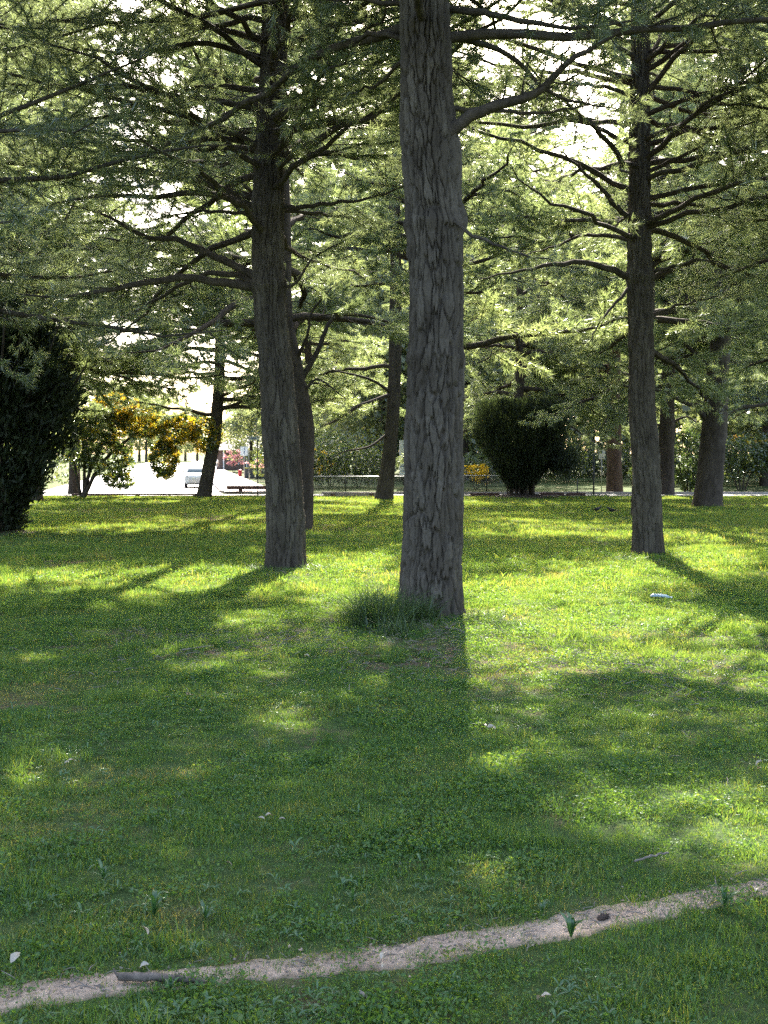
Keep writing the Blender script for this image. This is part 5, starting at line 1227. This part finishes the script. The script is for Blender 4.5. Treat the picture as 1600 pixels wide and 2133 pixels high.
sow(2.4, 4.2, 620, True); sow(4.2, 6, 560, True); sow(6, 9, 400, True); sow(9, 13, 250, True); sow(13, 20, 110, True); sow(13, 20, 30, False); sow(20, 32, 42, False); sow(32, 53.2, 26, False)
pos, rot, scl, idx = map(np.concatenate, (pos, rot, scl, idx))
scatter('lawn_grass', GP, pos, rot, scl, idx)
# broad leaved weeds in the turf
def weed_leaf(L, w, lift, rg):
    n = 6; u = np.linspace(0, 1, n); ww = w * np.sin(np.pi * (u * .9 + .06)) ** .8 * .5
    z = lift * L * (u - .75 * u ** 2) * 1.6; r = L * u
    A = np.array([np.stack([r, ww * s_, z + abs(s_) * ww * .35], -1) for s_ in (-1, 0, 1)])
    i = np.arange(2)[:, None] * n; j = np.arange(n - 1)[None]
    q = np.stack([i + j, i + j + 1, i + n + j + 1, i + n + j], -1).reshape(-1, 4)
    f = np.concatenate([q[:, [0, 1, 2]], q[:, [0, 2, 3]]])
    return A.reshape(-1, 3), f
def rosette(n, L, w, rg, lift=.6):
    out = []
    for k in range(n):
        v, f = weed_leaf(L * rg.uniform(.6, 1.1), w * rg.uniform(.8, 1.2), lift * rg.uniform(.4, 1.5), rg); a = k * 2.4 + rg.normal(0, .3); c, s_ = math.cos(a), math.sin(a)
        out.append((v @ np.array([[c, s_, 0], [-s_, c, 0], [0, 0, 1]]) + np.array([0, 0, .012]), f, np.full(len(v), rg.uniform(.2, .8))))
    return out
WP = [proto('weed_rosette', *rosette(int(rg.integers(3, 7)), rg.uniform(.05, .095), rg.uniform(.010, .017), rg, rg.uniform(.35, 1.1)), mat=M['weed']) for k in range(6)]
n = 10000; y = 2.7 + 9.5 * rg.random(n) ** 1.15; x = rg.uniform(-1, 1, n) * (.42 * y + .5)
cl = .6 * vnoise(x * .9, y * .9, s=41) + .6 * vnoise(x * 3, y * 3, s=42); d, yc = path_dist(x, y)
k = (cl > -.1 + .5 * rg.random(n)) & (abs(d) > .17) & (y < 11) & (bare_at(x, y) < .16)
x, y = x[k], y[k]; n = len(x); s_ = rg.uniform(.25, .6, n)
scatter('broadleaf_weeds', WP, np.stack([x, y, hgt(x, y) + .008], -1), np.stack([rg.normal(0, .15, n), rg.normal(0, .15, n), rg.uniform(0, 6.28, n)], -1), np.stack([s_] * 3, -1), rg.integers(0, 6, n))
# larger single plantains
wl = [weed_leaf(.085, .019, l_, rg) for l_ in (.5, 1.0, 1.6)]
WL = [mk_mesh('leaf', v, f, [M['weed']], smooth=True, attrs={'tone': np.full(len(v), t_)}) for (v, f), t_ in zip(wl, (.5, .3, .2))]
for px, py, sc_, up_, lab in [(1190, 1946, 1.0, 1.3, 'dark upright plantain on the grassy edge of the path'), (1510, 1897, .9, .9, 'leafy plantain beside the path below the sunny lawn'), (735, 1862, .75, .7, 'bluish plantain rosette in shaded lawn'), (322, 1905, .9, .5, 'wide plantain rosette in the lawn above the stick'),
                          (428, 1907, .8, .4, 'flat pale plantain rosette near the sunlit strip above the path'), (355, 2068, .5, .9, 'small weed sprouting beside the stick on the path'), (1130, 1893, .6, .9, 'small weed on the upper edge of the path'), (215, 1838, .8, .5, 'dull plantain rosette in deep shade')]:
    g = gz(px, py); root = thing('plantain_weed', lab, 'weed', (g[0], g[1], g[2] + .012))
    for k in range(9):
        o = ob('leaf', WL[rg.integers(3)], root); o.rotation_euler = (0, -up_ * rg.uniform(.3, 1.0) * (.8), k * 2.4 + rg.normal(0, .2)); o.scale = (sc_ * rg.uniform(.6, 1.1),) * 3
# long grass at the trunk foot
def tussock(label, px, py, n, rad, h0, h1, seed, name='grass_tussock', wid=.008, lean=1.1):
    rg = np.random.default_rng(seed); g = gz(px, py); v, f, t = blades(n, rad, h0, h1, wid, rg, lean, 6, (.1, .9), .8)
    tag(ob(name, mk_mesh(name, v, f, [M['tussock']], attrs={'tone': t}), None, g), label, 'grass')
tussock('dense dark tussock of long arching blades against the thick trunk', 785, 1310, 800, .27, .22, .62, 1, wid=.010, lean=.9)
tussock('low tussock hugging the bark of the thick trunk', 872, 1296, 380, .2, .14, .38, 2)
tussock('loose long grass spilling from the shaded side of the tussock', 840, 1326, 260, .24, .1, .28, 3)
tussock('sunlit clump of long grass on the bright side of the thick trunk', 1010, 1292, 180, .2, .08, .2, 4)
tussock('bright grass clump in the sunlit patch past the thick trunk', 1065, 1315, 160, .22, .07, .17, 5)
tussock('bright grass clump beside the shadow of the bent pine', 665, 1190, 200, .3, .08, .22, 6)
tussock('shaded grass clump at the foot of the bent pine', 545, 1192, 160, .25, .08, .2, 7)
tussock('leafy grass clump at the foot of the slender pine', 1308, 1170, 160, .22, .08, .22, 8)

# loose grit and twig bits on the path
def grit(seed):
    rg = np.random.default_rng(seed); v = unit(rg.normal(size=(14, 3))) * rg.uniform(.7, 1.1, (14, 1)) * np.array([1, .8, .55])
    import bmesh
    bm = bmesh.new(); [bm.verts.new(tuple(x * .006)) for x in v]; bmesh.ops.convex_hull(bm, input=bm.verts); me = bpy.data.meshes.new('grit'); bm.to_mesh(me); bm.free(); me.materials.append(M['path'] if seed % 2 else M['stick']); return bpy.data.objects.new('grit', me)
def straw(seed):
    rg = np.random.default_rng(seed); v, q = tube([(0, 0, 0), (.02, .003, .003), (.045, .001, .001)], [.0012, .0014, .0007], 4)
    return bpy.data.objects.new('straw', mk_mesh('straw', v, q, [M['stick']]))
LP = [grit(1), grit(2), grit(3), straw(4), straw(5)]
n = 1500; x = rg.uniform(-1.7, 2.1, n); yc = np.interp(x, PC[:, 0], PC[:, 1]); y = yc + rg.normal(.01, .065, n); s_ = rg.uniform(.3, 1.3, n) ** 1.5
scatter('path_debris', LP, np.stack([x, y, hgt(x, y) + .008], -1), np.stack([rg.normal(0, .2, n), rg.normal(0, .2, n), rg.uniform(0, 6.28, n)], -1), np.stack([s_] * 3, -1), rg.integers(0, 5, n))
# brown pine needle litter under the near pines
n = 5200; cxy = np.array([(1.0, 8.9), (.5, 10.6), (-1.5, 15.4), (4.6, 17.6), (2.2, 8.4), (-1.2, 9.3)])[rg.integers(0, 6, n)]
x = cxy[:, 0] + rg.normal(0, .8, n); y = cxy[:, 1] + rg.normal(0, .8, n); s_ = rg.uniform(.9, 2.2, n)
scatter('needle_litter', LP[3:], np.stack([x, y, hgt(x, y) + .012 + .018 * rg.random(n)], -1), np.stack([rg.normal(0, .3, n), rg.normal(0, .3, n), rg.uniform(0, 6.28, n)], -1), np.stack([s_] * 3, -1), rg.integers(0, 2, n))
